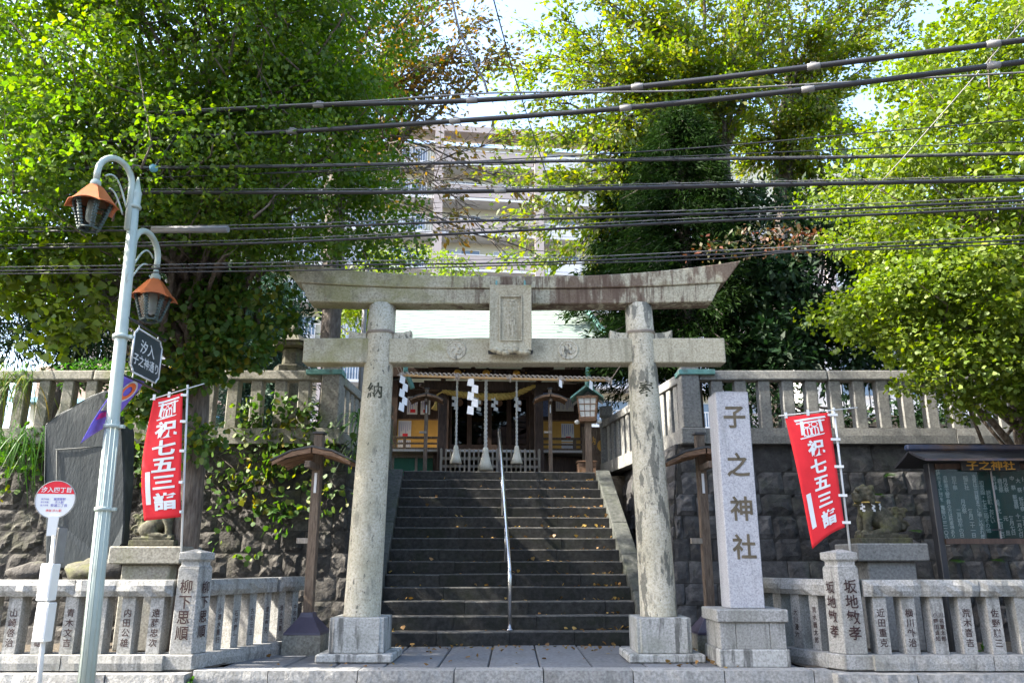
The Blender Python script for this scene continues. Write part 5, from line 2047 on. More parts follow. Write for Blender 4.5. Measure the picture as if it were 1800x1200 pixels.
MB().box2((-3.2, 0, 0), (3.4, 5, 5.4)).build('wall', 'apt_white', hs)
MB().box2((-3.6, -.4, 5.402), (3.8, 5.4, 5.6)).build('roof', 'shingle_dark', hs)
for x in (-2.4, -.4, 1.6):
    for z in (.9, 3.4):
        w = MB().box2((x, -.06, z), (x + 1.2, -.003, z + 1.2)).build('window', 'apt_white', hs)
        MB().box2((x + .06, -.08, z + .06), (x + 1.14, -.062, z + 1.14)).build('pane', 'apt_glass', w)
mb = MB()
for i in range(30):
    mb.box2((-3.1 + i * .22, -1.05, 2.7), (-3.07 + i * .22, -1.02, 3.6))
mb.box2((-3.2, -1.08, 3.6), (3.4, -1.0, 3.66))
mb.build('balcony_rail', 'black_metal', hs)
MB().box2((-3.2, -1.1, 2.55), (3.4, -.003, 2.69)).build('balcony_floor', 'apt_white', hs)
# ================================================================ TREES
T0 = time_mark = None


def scatter(ells, nclump, per, rc, size, tmpl, hang=(0, 0, -.6), spread=.75, shell=.35, name='crown', up=.35, flat=.75, cull=None):
    """leaf clumps through a union of ellipsoids; returns mesh and clump centres"""
    c, d = in_ellipsoids(nclump, ells, shell)
    if cull is not None:
        k = cull(c)
        c, d = c[k], d[k]
    n = len(c)
    rr = rc * rng.uniform(.55, 1.25, n)
    idx = np.repeat(np.arange(n), per)
    q = rng.normal(0, 1, (len(idx), 3))
    q /= np.linalg.norm(q, axis=1)[:, None]
    rad = rng.uniform(0.25, 1, len(idx)) ** .55
    q2 = q * rad[:, None] * rr[idx][:, None]
    q2[:, 2] *= flat
    pts = c[idx] + q2
    dirs = q * .8 + np.array(hang)[None, :]
    me = leaf_mesh(name, pts, dirs, size, tmpl, spread, up)
    return me, c, pts


def crown_limbs(mb, fork, targets, r0, every=1, sag=.15, k=6, jitter=.3):
    for i, t in enumerate(targets):
        f = V(random.choice(fork)) + V((random.gauss(0, jitter), random.gauss(0, jitter), random.gauss(0, jitter)))
        limb(mb, f, V(t), r0 * random.uniform(.5, 1), .008, sag * random.uniform(-.5, 1), 7, .25, k)


# ---- the big ginkgo left of the gate
GX, GY = -4.72, 11.75
tr = thing('ginkgo_tree', 'big dense ginkgo tree left of the gate with ridged trunk', 'tree', (GX, GY, 0))
tv = V((GX, GY, 0))
tb = MB()
tb.tube([V((0, 0, -.1)), V((.01, 0, .15)), V((.02, 0, .8)), V((.03, 0, 2.0)), V((.0, -.05, 3.2)), V((-.05, -.1, 4.6)), V((-.1, -.1, 6.5)), V((-.15, -.1, 9.0))],
        [.30, .25, .215, .20, .21, .19, .15, .06], 18)
tb.build('trunk', 'ginkgo_bark', tr)
EL = [((-5.3, 11.0, 9.0), (3.4, 2.5, 3.4), 3.0), ((-7.3, 10.4, 7.0), (1.9, 2.2, 2.4), 1.4), ((-3.35, 10.7, 7.0), (1.6, 1.7, 1.7), 1.2), ((-3.1, 11.2, 10.2), (1.8, 1.7, 2.4), 1.2),
      ((-7.6, 10.8, 10.2), (1.9, 2.2, 2.6), 1.1), ((-5.2, 9.7, 6.4), (2.2, 1.4, 1.5), 1.2), ((-4.2, 9.5, 8.2), (2.0, 1.3, 1.8), 1.0), ((-4.3, 8.9, 9.6), (2.6, 1.5, 1.9), 1.3), ((-6.7, 10.3, 5.0), (1.5, 1.0, .8), .35), ((-2.25, 11.4, 6.3), (.55, .8, .8), .22)]
me, cl, pts = scatter(EL, 960, 165, .56, .060, T_GINKGO_S, (0, 0, -.75), .75, .30, up=.5, flat=.6)
me.transform(Matrix.Translation(-tv))
cr = link('crown', me, 'leaf_ginkgo', tr)
cr['kind'] = 'stuff'
lb = MB()
fk = [(GX - .05, GY - .08, z) for z in (3.8, 4.4, 5.0, 5.8, 6.6, 7.4)]
crown_limbs(lb, fk, [c for c in cl[::7]], .075, sag=.3, jitter=.05)
for c in cl[::5]:
    c = V(c)
    limb(lb, c + V((random.gauss(0, .3), random.gauss(0, .3), -.5)), c + V((random.gauss(0, .35), -.35, random.gauss(.2, .4))), .016, .004, 0, 4, .2, 4)
lb.v = [tuple(V(v) - tv) for v in lb.v]
lb.build('limbs', 'ginkgo_bark', tr)
# the nearest leaves are pieces of their own
leafs = [MB() for _ in range(3)]
for i, m_ in enumerate(leafs):
    m_.add([tuple(q * (1 + .08 * i)) for q in T_GINKGO[0]], T_GINKGO[1])
lm = [m_.mesh('leaf') for m_ in leafs]
for m_ in lm: m_.materials.append(MATS['leaf_ginkgo'])


def near_leaves(tree, org, pts, cond, meshes, size, nmax=300):
    sel = pts[cond(pts)]
    order = np.argsort(sel[:, 1])[:nmax]
    for p in sel[order]:
        d = V((random.gauss(0, .6), random.gauss(-.5, .5), random.gauss(-.7, .5))).normalized()
        q = d.to_track_quat('Y', 'Z').to_matrix().to_4x4()
        s = size * random.uniform(.85, 1.3)
        link('leaf', random.choice(meshes), None, tree, Matrix.Translation(V(p) - org + V((random.gauss(0, .06), -.05, random.gauss(0, .06)))) @ q @ Matrix.Rotation(random.uniform(-1, 1), 4, 'Y') @ Matrix.Scale(s, 4))


def inview(p):
    yy = p[:, 1]
    return (np.abs(p[:, 0]) < yy * .68) & (p[:, 2] - EYE < yy * .83)


near_leaves(tr, tv, pts, inview, lm, .066)

# shoots and ivy around the upper trunk of the ginkgo
iv = thing('ivy', 'ivy climbing the upper trunk of the ginkgo tree', 'plant', (GX, GY - .1, 3.0))
e2 = [((GX - .05, GY - .35, 4.35), (.75, .5, .85), 1), ((GX + .75, GY - .5, 4.6), (.9, .5, .75), 1), ((GX - .55, GY - .3, 3.6), (.4, .35, .5), .35), ((GX + .15, GY - .35, 2.85), (.28, .14, .35), .12)]
me, c2, _ = scatter(e2, 130, 40, .26, .085, T_IVY, (0, -.3, -.9), .6, .2, up=.2)
me.transform(Matrix.Translation(-V((GX, GY - .1, 3.0))))
o = link('leaves', me, 'leaf_ivy', iv); o['kind'] = 'stuff'
lb = MB()
for c in c2[::3]:
    c = V(c) - V((GX, GY - .1, 3.0))
    limb(lb, V((random.gauss(0, .1), .05, c.z + .35)), c, .012, .004, .1, 5, .2, 4)
lb.build('stems', 'dark_bark', iv)['kind'] = 'stuff'

# sparse low branches of the ginkgo at the far left, lighter leaves
br = thing('ginkgo_branch', 'loose low yellow-green ginkgo sprays left of the street lamp', 'branch', (-6.2, 9.9, 4.3))
e3 = [(tuple(P(80, 500, 9.8)), (.85, .5, .32), 1), (tuple(P(30, 440, 9.8)), (.6, .5, .4), .8), (tuple(P(150, 560, 9.9)), (.55, .4, .25), .5), (tuple(P(100, 600, 10)), (.4, .3, .2), .25), (tuple(P(180, 460, 9.6)), (.4, .3, .4), .4)]
me, c3, _ = scatter(e3, 60, 26, .24, .10, T_GINKGO, (0, 0, -.8), .6, .2)
me.transform(Matrix.Translation((6.2, -9.9, -4.3)))
o = link('leaves', me, 'leaf_ginkgo_light', br); o['kind'] = 'stuff'
lb = MB()
for c in c3:
    limb(lb, V((random.uniform(.0, 1.0), random.uniform(.6, 1.4), random.uniform(.3, 1.0))), V(c) - V((-6.2, 9.9, 4.3)), .016, .004, .15, 6, .2, 4)
lb.build('twigs', 'ginkgo_bark', br)

# ---- the lighter ginkgo at the right edge
G2 = V((7.75, 11.9, 0))
tr = thing('ginkgo_tree', 'bright yellow-green ginkgo tree above the notice board at right edge', 'tree', G2)
tb = MB()
tb.tube([V((0, 0, -.1)), V((0, 0, .5)), V((-.05, 0, 2.2)), V((-.02, 0, 4.5)), V((0, 0, 7)), V((.1, 0, 9))], [.24, .20, .17, .14, .10, .04], 14)
tb.build('trunk', 'ginkgo_bark', tr)
E2 = [((8.3, 11.0, 7.2), (3.0, 2.2, 2.3), 2.6), ((6.4, 10.9, 6.3), (1.7, 1.4, 1.6), 1.3), ((6.9, 10.7, 4.75), (2.1, 1.3, 1.0), 1.3), ((8.4, 10.6, 4.2), (1.6, 1.2, 1.5), .9), ((5.5, 10.8, 4.75), (.9, .6, .5), .35), ((7.6, 10.9, 8.7), (1.6, 1.3, 1.0), .6), ((7.3, 10.7, 3.35), (1.3, .7, .30), .25), ((6.3, 10.6, 3.75), (1.1, .6, .35), .25)]
me, cl, pts = scatter(E2, 620, 130, .56, .066, T_GINKGO_S, (0, -.1, -.55), .7, .35, up=.6, flat=.36)
me.transform(Matrix.Translation(-G2))
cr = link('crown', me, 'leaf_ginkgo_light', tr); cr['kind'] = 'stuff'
lb = MB()
fk = [(G2.x, G2.y, z) for z in (2.3, 3.0, 4.0, 5.0, 6.0)]
crown_limbs(lb, fk, cl[::7], .06, sag=.2, jitter=.05)
limb(lb, (G2.x - .05, G2.y, 2.1), P(1655, 640, 10.8), .085, .02, .1, 8, .2, 8)
limb(lb, (G2.x - .05, G2.y, 2.4), P(1740, 560, 10.8), .07, .02, .1, 8, .2, 8)
lb.v = [tuple(V(v) - G2) for v in lb.v]
lb.build('limbs', 'ginkgo_bark', tr)
lm2 = [m_.copy() for m_ in lm]
for m_ in lm2:
    m_.materials.clear(); m_.materials.append(MATS['leaf_ginkgo_light'])
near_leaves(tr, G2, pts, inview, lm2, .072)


# ---- spreading trees behind the gate: pollarded trunks with a fan of straight limbs
def fan_tree(label, foot, knobs, tips, leaf, nl, size, r0, per=34, bark='dark_bark', spread=.35, bare=0, tw=5, twl=1.1):
    org = V(foot)
    t = thing('zelkova_tree', label, 'tree', org)
    mb = MB()
    k0 = V(knobs[0])
    for k in knobs:
        limb(mb, org if k is knobs[0] else org.lerp(k0, .55), V(k), r0, r0 * .62, 0, 7, .06, 12)
        mb.ball(V(k), r0 * .8, 8)
    mb.v = [tuple(V(v) - org) for v in mb.v]
    mb.build('trunk', bark, t)
    lb = MB()
    P_, D_ = [], []
    for i, tip in enumerate(tips):
        k = V(knobs[i % len(knobs)])
        tip = V(tip)
        pl = limb(lb, k, tip, r0 * (random.uniform(.10, .16) if i < bare else random.uniform(.26, .48)), .008, random.uniform(-.2, .5), 9, .10, 6)
        L = (tip - k).length
        for j in range(2, len(pl)):
            base = pl[j]
            along = (pl[j] - pl[j - 1]).normalized()
            for q in range(tw):
                sd = V((random.gauss(0, 1), random.gauss(0, 1), random.gauss(0, .5)))
                d = (along * .9 + sd * .65).normalized()
                e = base + d * random.uniform(.4, twl)
                if random.random() < .75: lb.tube([base, base.lerp(e, .5) + V((0, 0, .04)), e], [.012, .008, .004], 4)
                if i < bare and random.random() < .85: continue
                m = int(per * random.uniform(.6, 1.3))
                ts = rng.uniform(.15, 1.1, m)
                pp = np.array(base)[None, :] + np.array(e - base)[None, :] * ts[:, None] + rng.normal(0, .13, (m, 3))
                P_.append(pp)
                D_.append(np.repeat(np.array(d)[None, :] + np.array([[0, 0, -.35]]), m, 0))
    pts = np.concatenate(P_); dr = np.concatenate(D_)
    me = leaf_mesh('crown', pts, dr, size, T_LEAF, .55, .45)
    me.transform(Matrix.Translation(-org))
    lb.v = [tuple(V(v) - org) for v in lb.v]
    lb.build('limbs', bark, t)
    o = link('crown', me, leaf, t); o['kind'] = 'stuff'
    return t


kb = [P(1252, 165, 21), P(1262, 300, 21)]
tips = [P(x, y, Y) for x, y, Y in ((1120, -80, 20), (1180, -90, 22), (1230, -110, 20), (1290, -90, 21), (1050, -20, 19.5), (1000, 40, 20), (960, 110, 19.5), (930, 170, 20), (1020, 140, 18.5), (1090, 60, 18.5), (1150, 20, 19), (1330, -60, 20),
                                  (960, 250, 19.5), (900, 310, 19.5), (930, 380, 19), (1000, 330, 19), (1050, 240, 18.5), (985, 450, 19), (1080, 360, 20), (905, 240, 20), (1400, -40, 22), (950, 60, 21), (1150, 200, 19), (1120, 120, 19), (1060, 420, 20), (1000, 200, 21), (925, 440, 19.5), (1200, 60, 19), (890, 120, 20.5), (1300, 60, 19.5), (1330, 150, 20), (1350, 20, 20), (1290, 150, 19), (1100, -40, 19), (1180, 100, 18.5), (1040, 90, 19), (970, -40, 20))]
fan_tree('spreading tree with a fan of limbs behind the gate centre, turning yellow', (kb[0].x + .1, 21, UP), kb, tips, 'leaf_zelkova', 0, .16, .30, per=29)
kb = [P(1388, 165, 23), P(1372, 240, 23)]
tips = [P(x, y, Y) for x, y, Y in ((1340, -60, 22), (1400, -90, 23), (1450, -80, 23), (1500, -40, 23), (1550, 10, 23), (1580, 60, 23.5), (1560, -90, 24), (1300, 20, 22), (1440, 60, 21.5), (1480, 150, 22), (1510, 90, 22), (1430, 210, 22), (1470, 270, 23), (1420, 320, 23), (1330, 110, 21.5), (1320, 210, 22), (1500, 230, 24), (1620, -60, 24), (1680, -30, 25), (1330, 280, 22.5), (1420, 255, 21.5), (1300, 250, 22.5), (1450, 190, 21.5), (1400, 360, 23), (1480, 360, 23))]
fan_tree('slimmer spreading tree with leaning pale trunk between zelkova and right ginkgo', (P(1340, 400, 23).x - .5, 23, UP), kb, tips, 'leaf_zelkova', 0, .165, .26, per=26)
kb = [P(585, 330, 16.5), P(600, 200, 16.5)]
tips = [P(x, y, Y) for x, y, Y in ((640, -60, 16), (700, -80, 16), (760, -60, 16), (800, -20, 16), (840, 40, 16), (850, 110, 16), (800, 150, 16), (740, 120, 15.5), (690, 60, 15.5), (760, 40, 15.5), (810, 70, 15.5), (700, 170, 16), (880, 100, 16.5), (600, -80, 16))]
btips = [P(x, y, Y) for x, y, Y in ((870, 250, 16), (900, 330, 16), (850, 300, 15.5), (800, 260, 15.5), (910, 400, 16), (860, 420, 16), (780, 400, 15.5), (760, 330, 15.5), (930, 440, 16.5), (820, 360, 16.5))]
fan_tree('browning tree rising behind the left ginkgo with bare twigs over the apartment block', (P(590, 600, 16.5).x, 16.5, UP), kb, btips + tips, 'leaf_brown', 0, .13, .27, per=20, bare=10, tw=4, twl=.9)


# ---- dark evergreens behind the right column
def conifer(label, foot, h, r, n, size, leaf, zlo=.8, per=26, name='cedar_tree', dr=.35):
    org = V(foot)
    t = thing(name, label, 'tree', org)
    MB().tube([(0, 0, 0), (0, 0, h * .5), (0, 0, h)], [.22, .14, .02], 10).build('trunk', 'dark_bark', t)
    lb = MB()
    P_, D_ = [], []
    for i in range(n):
        z = zlo + (h - zlo) * (i / n) ** .9
        a = i * 2.399 + random.gauss(0, .3)
        L = r * (1 - (z - zlo) / (h - zlo)) ** .55 * random.uniform(.7, 1.12) + .15
        d = V((math.cos(a), math.sin(a), 0))
        e = d * L + V((0, 0, z - dr * L))
        lb.tube([V((0, 0, z)), V((0, 0, z)).lerp(e, .5) + V((0, 0, .12 * L)), e], [.035, .02, .006], 4)
        m = int(per * (L / r + .3))
        for q in range(m):
            s = random.uniform(.25, 1.0)
            c = V((0, 0, z)).lerp(e, s) + V((0, 0, .12 * L * math.sin(PI * s)))
            c += V((random.gauss(0, .16), random.gauss(0, .16), random.gauss(-.05, .12)))
            k = 14
            pp = np.array(c)[None, :] + rng.normal(0, .11, (k, 3)) * np.array([1, 1, .7])
            P_.append(pp)
            D_.append(np.repeat(np.array([[d.x, d.y, -.55]]), k, 0))
    me = leaf_mesh('crown', np.concatenate(P_), np.concatenate(D_), size, T_NEEDLE, .55, .4)
    lb.build('limbs', 'dark_bark', t)
    o = link('crown', me, leaf, t); o['kind'] = 'stuff'
    return t


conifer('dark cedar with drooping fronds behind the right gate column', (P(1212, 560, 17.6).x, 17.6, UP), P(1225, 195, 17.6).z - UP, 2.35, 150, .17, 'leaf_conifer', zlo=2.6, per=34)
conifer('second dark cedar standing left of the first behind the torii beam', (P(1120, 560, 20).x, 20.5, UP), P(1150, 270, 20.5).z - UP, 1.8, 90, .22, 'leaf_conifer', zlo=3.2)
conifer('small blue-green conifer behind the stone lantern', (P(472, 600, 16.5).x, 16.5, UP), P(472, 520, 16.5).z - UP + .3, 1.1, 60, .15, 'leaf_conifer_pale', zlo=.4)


def bushy(name, label, foot, ells, leaf, ncl, per, rc, size, tmpl=T_LEAF, hang=(0, 0, -.3), tips=12, trunk=(.16, .05), cat='tree'):
    org = V(foot)
    t = thing(name, label, cat, org)
    me, cl, _ = scatter(ells, ncl, per, rc, size, tmpl, hang, .8, .3)
    me.transform(Matrix.Translation(-org))
    mb = MB()
    top = V((np.mean(cl[:, 0]), np.mean(cl[:, 1]), np.mean(cl[:, 2])))
    limb(mb, V((0, 0, -.05)), top - org, trunk[0], trunk[1], 0, 6, .1, 10)
    mb.build('trunk', 'dark_bark', t)
    lb = MB()
    for c in cl[::max(1, len(cl) // tips)]:
        limb(lb, (top - org) * random.uniform(.5, .9), V(c) - org, .05, .01, .1, 6, .2, 5)
    lb.build('limbs', 'dark_bark', t)
    o = link('crown', me, leaf, t); o['kind'] = 'stuff'
    return t


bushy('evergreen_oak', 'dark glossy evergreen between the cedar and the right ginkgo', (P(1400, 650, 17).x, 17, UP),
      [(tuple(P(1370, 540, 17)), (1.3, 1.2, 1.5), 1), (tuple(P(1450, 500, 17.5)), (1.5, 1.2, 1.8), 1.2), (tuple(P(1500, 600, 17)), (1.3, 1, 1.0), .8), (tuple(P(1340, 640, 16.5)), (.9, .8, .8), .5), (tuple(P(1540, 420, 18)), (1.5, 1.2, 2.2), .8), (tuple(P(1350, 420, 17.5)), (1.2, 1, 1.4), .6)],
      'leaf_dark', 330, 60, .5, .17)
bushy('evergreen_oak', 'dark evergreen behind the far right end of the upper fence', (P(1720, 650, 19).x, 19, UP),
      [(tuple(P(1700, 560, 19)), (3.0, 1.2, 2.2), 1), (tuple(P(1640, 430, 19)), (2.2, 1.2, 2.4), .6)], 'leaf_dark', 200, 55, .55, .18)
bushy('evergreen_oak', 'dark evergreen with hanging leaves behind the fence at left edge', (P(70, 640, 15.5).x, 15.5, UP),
      [(tuple(P(60, 560, 15.5)), (1.8, 1.0, 1.2), 1), (tuple(P(190, 560, 15.8)), (1.1, .9, 1.1), .6), (tuple(P(0, 500, 15.5)), (2.0, 1, 1.5), 1.2), (tuple(P(250, 480, 16)), (1.4, 1, 1.4), .6), ((-6.8, 16.6, 8.8), (2.8, 2.2, 3.4), 2.2), ((-8.5, 17.5, 8.0), (2.8, 2.2, 3.4), 1.5)], 'leaf_dark', 480, 60, .5, .17, T_NEEDLE, (0, 0, -1.0))  # high rear lobes, hidden behind the ginkgo, are added to shade the stairs
bushy('evergreen_oak', 'green shrub tree behind the left fence right of the ginkgo trunk', (P(420, 640, 17.5).x, 17.5, UP),
      [(tuple(P(430, 600, 17.5)), (.9, .8, .8), 1), (tuple(P(370, 560, 17.5)), (1.0, .8, 1.2), 1), (tuple(P(480, 520, 18)), (1.0, .8, 1.0), .7)], 'leaf_dark', 130, 55, .45, .15)
bushy('maple_tree', 'bright yellow-green small tree behind the left gate column', (P(632, 560, 24).x, 24, UP),
      [(tuple(P(630, 560, 24)), (1.0, .9, 1.4), 1), (tuple(P(720, 480, 25)), (2.2, 1, .8), 1)], 'leaf_ginkgo_light', 90, 60, .5, .15)
o = P(1475, 452, 15.6)
cb = thing('cherry_branch', 'thin cherry branch with dull red leaves reaching over the right end of the lintel', 'branch', o)
lb, pp = MB(), []
for (x0, y0, x1, y1) in ((1475, 452, 1215, 442), (1440, 440, 1300, 402), (1420, 438, 1390, 398), (1380, 440, 1250, 425), (1460, 440, 1430, 405)):
    pl_ = limb(lb, P(x0, y0, 15.4) - o, P(x1, y1, 14.3) - o, .013, .004, .06, 8, .15, 5)
    for p in pl_[2:]:
        for q in range(12):
            pp.append(tuple(p + V((random.gauss(0, .13), random.gauss(0, .13), random.gauss(-.03, .09)))))
lb.build('twigs', 'dark_bark', cb)
me = leaf_mesh('leaves', np.array(pp), np.tile(np.array([[-.4, -.3, -.5]]), (len(pp), 1)), .11, T_LEAF, .6, .3)
link('leaves', me, 'leaf_red', cb)['kind'] = 'stuff'
bushy('low_shrub', 'dark shrub growing behind the right upper fence above the banner', (P(1480, 720, 15.2).x, 15.2, UP),
      [(tuple(P(1450, 720, 15.2)), (.9, .4, .55), 1), (tuple(P(1630, 725, 15.4)), (1.1, .4, .5), 1), (tuple(P(1330, 715, 15.2)), (.5, .4, .6), .5)], 'leaf_dark', 60, 42, .30, .12, T_LEAF, (0, 0, .1), 8, (.04, .015), cat='shrub')
bushy('low_shrub', 'small bright shrub behind the left fence near the blue roof', (P(170, 660, 14.6).x, 14.6, UP),
      [(tuple(P(170, 660, 14.6)), (.7, .3, .22), 1)], 'leaf_fern', 30, 40, .22, .08, T_LEAF, (0, 0, .2), 8, (.03, .015), cat='shrub')

# ================================================================ CREEPERS ON THE LEFT WALL


def wall_pt(x, z, off):
    """point on the battered face of the left or right wall"""
    return V((x, 12.85 + z * WB / WH - off, z))


iv = thing('ivy', 'ivy with yellow and orange leaves hanging over the left wall', 'plant', (-3.6, 12.9, 3.0))
org = V((-3.6, 12.9, 3.0))
pp, st = [], MB()
for i in range(150):
    x = random.choice((random.gauss(-3.6, .55), random.gauss(-4.3, .7), random.uniform(-6.2, -2.5)))
    z = 3.35 - abs(random.gauss(0, .75))
    if z < .9 or x > -2.55: continue
    for q in range(6):
        p = wall_pt(x + random.gauss(0, .10), z + random.gauss(0, .08), .10 + random.uniform(0, .10))
        pp.append(p - org)
    if i % 4 == 0:
        st.tube([wall_pt(x + random.gauss(0, .3), min(3.3, z + .5), .07) - org, wall_pt(x, z + .2, .09) - org, wall_pt(x, z, .12) - org], .006, 4)
for i in range(34):        # over the fence pickets
    x = random.uniform(-4.6, -3.2)
    z = 3.3 + abs(random.gauss(0, .35))
    for q in range(8):
        pp.append(V((x + random.gauss(0, .09), 13.36 - random.uniform(0, .08), z + random.gauss(0, .09))) - org)
for i in range(90):       # below the far left fence
    x = random.uniform(-8.5, -5.6)
    z = 3.3 - abs(random.gauss(0, .5))
    for q in range(7):
        pp.append(wall_pt(x + random.gauss(0, .10), z + random.gauss(0, .08), .1 + random.uniform(0, .10)) - org)
pp = np.array([tuple(p) for p in pp])
dd = np.tile(np.array([[0, -.55, -.7]]), (len(pp), 1))
me = leaf_mesh('leaves', pp, dd, .088, T_IVY, .45, -.1)
o = link('leaves', me, 'leaf_ivy', iv); o['kind'] = 'stuff'
st.build('stems', 'dark_bark', iv)['kind'] = 'stuff'


def frond_plant(name, label, c, n, L, m, droop=.5, w=.05, cat='plant', ndir=(0, -1, 0), zup=.5, jit=0.0):
    org = V(c)
    t = thing(name, label, cat, org)
    mb = MB()
    for i in range(n):
        d = (V(ndir) * .8 + V((random.gauss(0, .7), random.gauss(0, .4), random.uniform(0, zup) + .15))).normalized()
        l = L * random.uniform(.6, 1.1)
        b_ = V((random.uniform(-jit, jit), random.uniform(-.1, .1) * (jit > 0), random.uniform(-jit, jit) * .5))
        pts = []
        for s in range(7):
            u = s / 6
            pts.append(b_ + d * l * u + V((0, 0, -droop * l * u * u)))
        side = d.cross(V((0, 0, 1))).normalized()
        ws = [w * math.sin(PI * min(1, .15 + u / 6 * .85)) for u in range(7)]
        vs, fs = [], []
        if name == 'fern':
            for s in range(1, 7):
                for sg in (-1, 1):
                    a = pts[s - 1].lerp(pts[s], .3); b = pts[s]
                    tip = a.lerp(b, .9) + side * sg * ws[s] * 2.2
                    mb.add([a, a.lerp(b, .7), tip], [(0, 1, 2)])
        else:
            for s in range(7):
                k = ws[s] * (1 if s < 6 else .05)
                vs += [pts[s] - side * k, pts[s] + side * k]
            mb.add(vs, [(2 * s, 2 * s + 1, 2 * s + 3, 2 * s + 2) for s in range(6)], True)
    mb.build('fronds', m, t)['kind'] = 'stuff'
    return t


for i, (x, y, lab) in enumerate(((480, 895, 'fern on the left wall below the wooden roofed post'), (500, 905, 'fern low on the left wall nearest the roofed post'))):
    frond_plant('fern', lab, wall_pt(P(x, y, 13).x, P(x, y, 13).z, .06), 12, .30, 'leaf_fern')
for i, (x, y, lab) in enumerate(((1580, 832, 'tiny fern on the right wall left of the notice board roof'), (1555, 868, 'tiny fern on the right wall above the guardian tail'), (1617, 932, 'tiny fern beside the left post of the notice board'),
                                 (1685, 985, 'tiny fern under the notice board near its left post'), (1755, 985, 'tiny fern under the notice board near the right edge'))):
    frond_plant('fern', lab, wall_pt(P(x, y, 13).x, P(x, y, 13).z, .05), 9, .15, 'leaf_fern')
frond_plant('grass_tuft', 'long hanging grass beside the left gate column', (-2.62, 13.6, 3.5), 80, .95, 'leaf_fern', .95, .010, ndir=(.3, -.5, 0), zup=.9)
frond_plant('grass_tuft', 'second tuft of hanging grass below the left fence corner', (-2.60, 13.35, 3.0), 50, .8, 'leaf_dark', 1.0, .010, ndir=(.3, -.5, 0), zup=.6)
frond_plant('bamboo_grass', 'long bamboo grass hanging over the fence at the left edge', tuple(P(15, 665, 13.25)), 130, .9, 'leaf_ivy', 1.5, .009, ndir=(.1, -.35, 0), zup=.5, jit=.45)
frond_plant('bamboo_grass', 'second clump of bamboo grass hanging on the wall at left edge', tuple(P(25, 770, 12.95)), 90, .8, 'leaf_fern', 1.5, .009, ndir=(.1, -.4, 0), zup=.3, jit=.4)
frond_plant('weed_tuft', 'weed growing beside the kerb at the foot of the left corner post', (-3.62, 9.70, -.12), 16, .20, 'leaf_fern', .5, .014, zup=1.2)
frond_plant('weed_tuft', 'green weed behind the right low fence', (5.75, 10.35, .15), 14, .5, 'leaf_fern', .5, .03, zup=1.6)

# fallen leaves on steps and paving
pp = []
ca, sa = math.cos(R(3.2)), math.sin(R(3.2))
for i in range(380):
    k = random.randrange(15)
    x = random.uniform(-HW, HW) if random.random() < .45 else HW - abs(random.gauss(0, .7))
    if abs(x) > HW: continue
    y = k * TREAD + (random.uniform(.02, .28) if random.random() < .4 else TREAD - abs(random.gauss(0, .05)))
    pp.append((-.02 + x * ca - y * sa, 12.54 + x * sa + y * ca, (k + 1) * RISE + .012))
for i in range(150):
    x = random.uniform(-3.2, 3.2)
    y = 12.5 - abs(random.gauss(0, .45)) if random.random() < .7 else random.uniform(9.85, 12.4)
    pp.append((x, y, .016))
for i in range(70):
    pp.append((random.gauss(2.35, .25), random.gauss(10.9, .5), .018))
me = leaf_mesh('fallen_leaves', np.array(pp), np.tile(np.array([[0, 0, .02]]), (len(pp), 1)), .055, T_GINKGO, 1.0, 3.0)
c = me.copy
vz = np.empty(len(me.vertices) * 3, np.float32)
me.vertices.foreach_get('co', vz)
o = link('fallen_leaves', me, 'leaf_fallen')
tag(o, 'dry yellow and brown leaves fallen on the steps and paving', 'leaves', kind='stuff')
# ================================================================ OVERHEAD CABLES


def cable(label, pts, r, m='cable', lash=None, clamps=(), name='overhead_cable', wires=()):
    """pts = (x, y, Y) along the cable; sagging smooth run beyond both edges of the picture"""
    q = [P(*p) for p in pts]
    # extend past the frame
    q = [q[0] + (q[0] - q[1]).normalized() * 8] + q + [q[-1] + (q[-1] - q[-2]).normalized() * 8]
    o = q[len(q) // 2].copy()
    t = thing(name, label, 'cable', o)
    # resample with Catmull-Rom
    out = []
    for i in range(len(q) - 1):
        p0, p1, p2, p3 = q[max(i - 1, 0)], q[i], q[i + 1], q[min(i + 2, len(q) - 1)]
        for s in range(10):
            u = s / 10
            out.append(.5 * ((2 * p1) + (p2 - p0) * u + (2 * p0 - 5 * p1 + 4 * p2 - p3) * u * u + (3 * p1 - p0 - 3 * p2 + p3) * u ** 3))
    out.append(q[-1])
    out = [p - o for p in out]
    MB().tube(out, r, 10).build('sheath', m, t)
    if lash:
        # hanger strand above, spiral lashing round both
        MB().tube([p + V((0, 0, lash)) for p in out], .005, 5).build('hanger_wire', 'cable_strand', t)
        mb = MB()
        L = 0
        pts2 = []
        for i in range(len(out) - 1):
            seg = (out[i + 1] - out[i]).length
            n = max(1, int(seg / .035))
            for s in range(n):
                p = out[i].lerp(out[i + 1], s / n)
                a = (L + seg * s / n) * 2 * PI / .42
                pts2.append(p + V((0, (r + .006) * math.cos(a), lash / 2 + (lash / 2 + r * .9) * math.sin(a))))
            L += seg
        mb.tube(pts2, .0035, 4)
        mb.build('lashing', 'cable', t)
    for x in clamps:
        # clamp at photo column x: nearest point of the run
        best = min(out, key=lambda p: abs((p + o).x / (p + o).y * 1.0 - (x - 900) / 1400 / .88))
        i = out.index(best)
        d = (out[min(i + 1, len(out) - 1)] - out[max(i - 1, 0)]).normalized()
        MB().tube([best - d * .07, best - d * .065, best + d * .065, best + d * .07], [r * 1.05, r * 1.22, r * 1.22, r * 1.05], 10).box(best + V((0, 0, r * 1.3)), (.06, .03, .02)).build('clamp', 'clamp_grey', t)
    return t


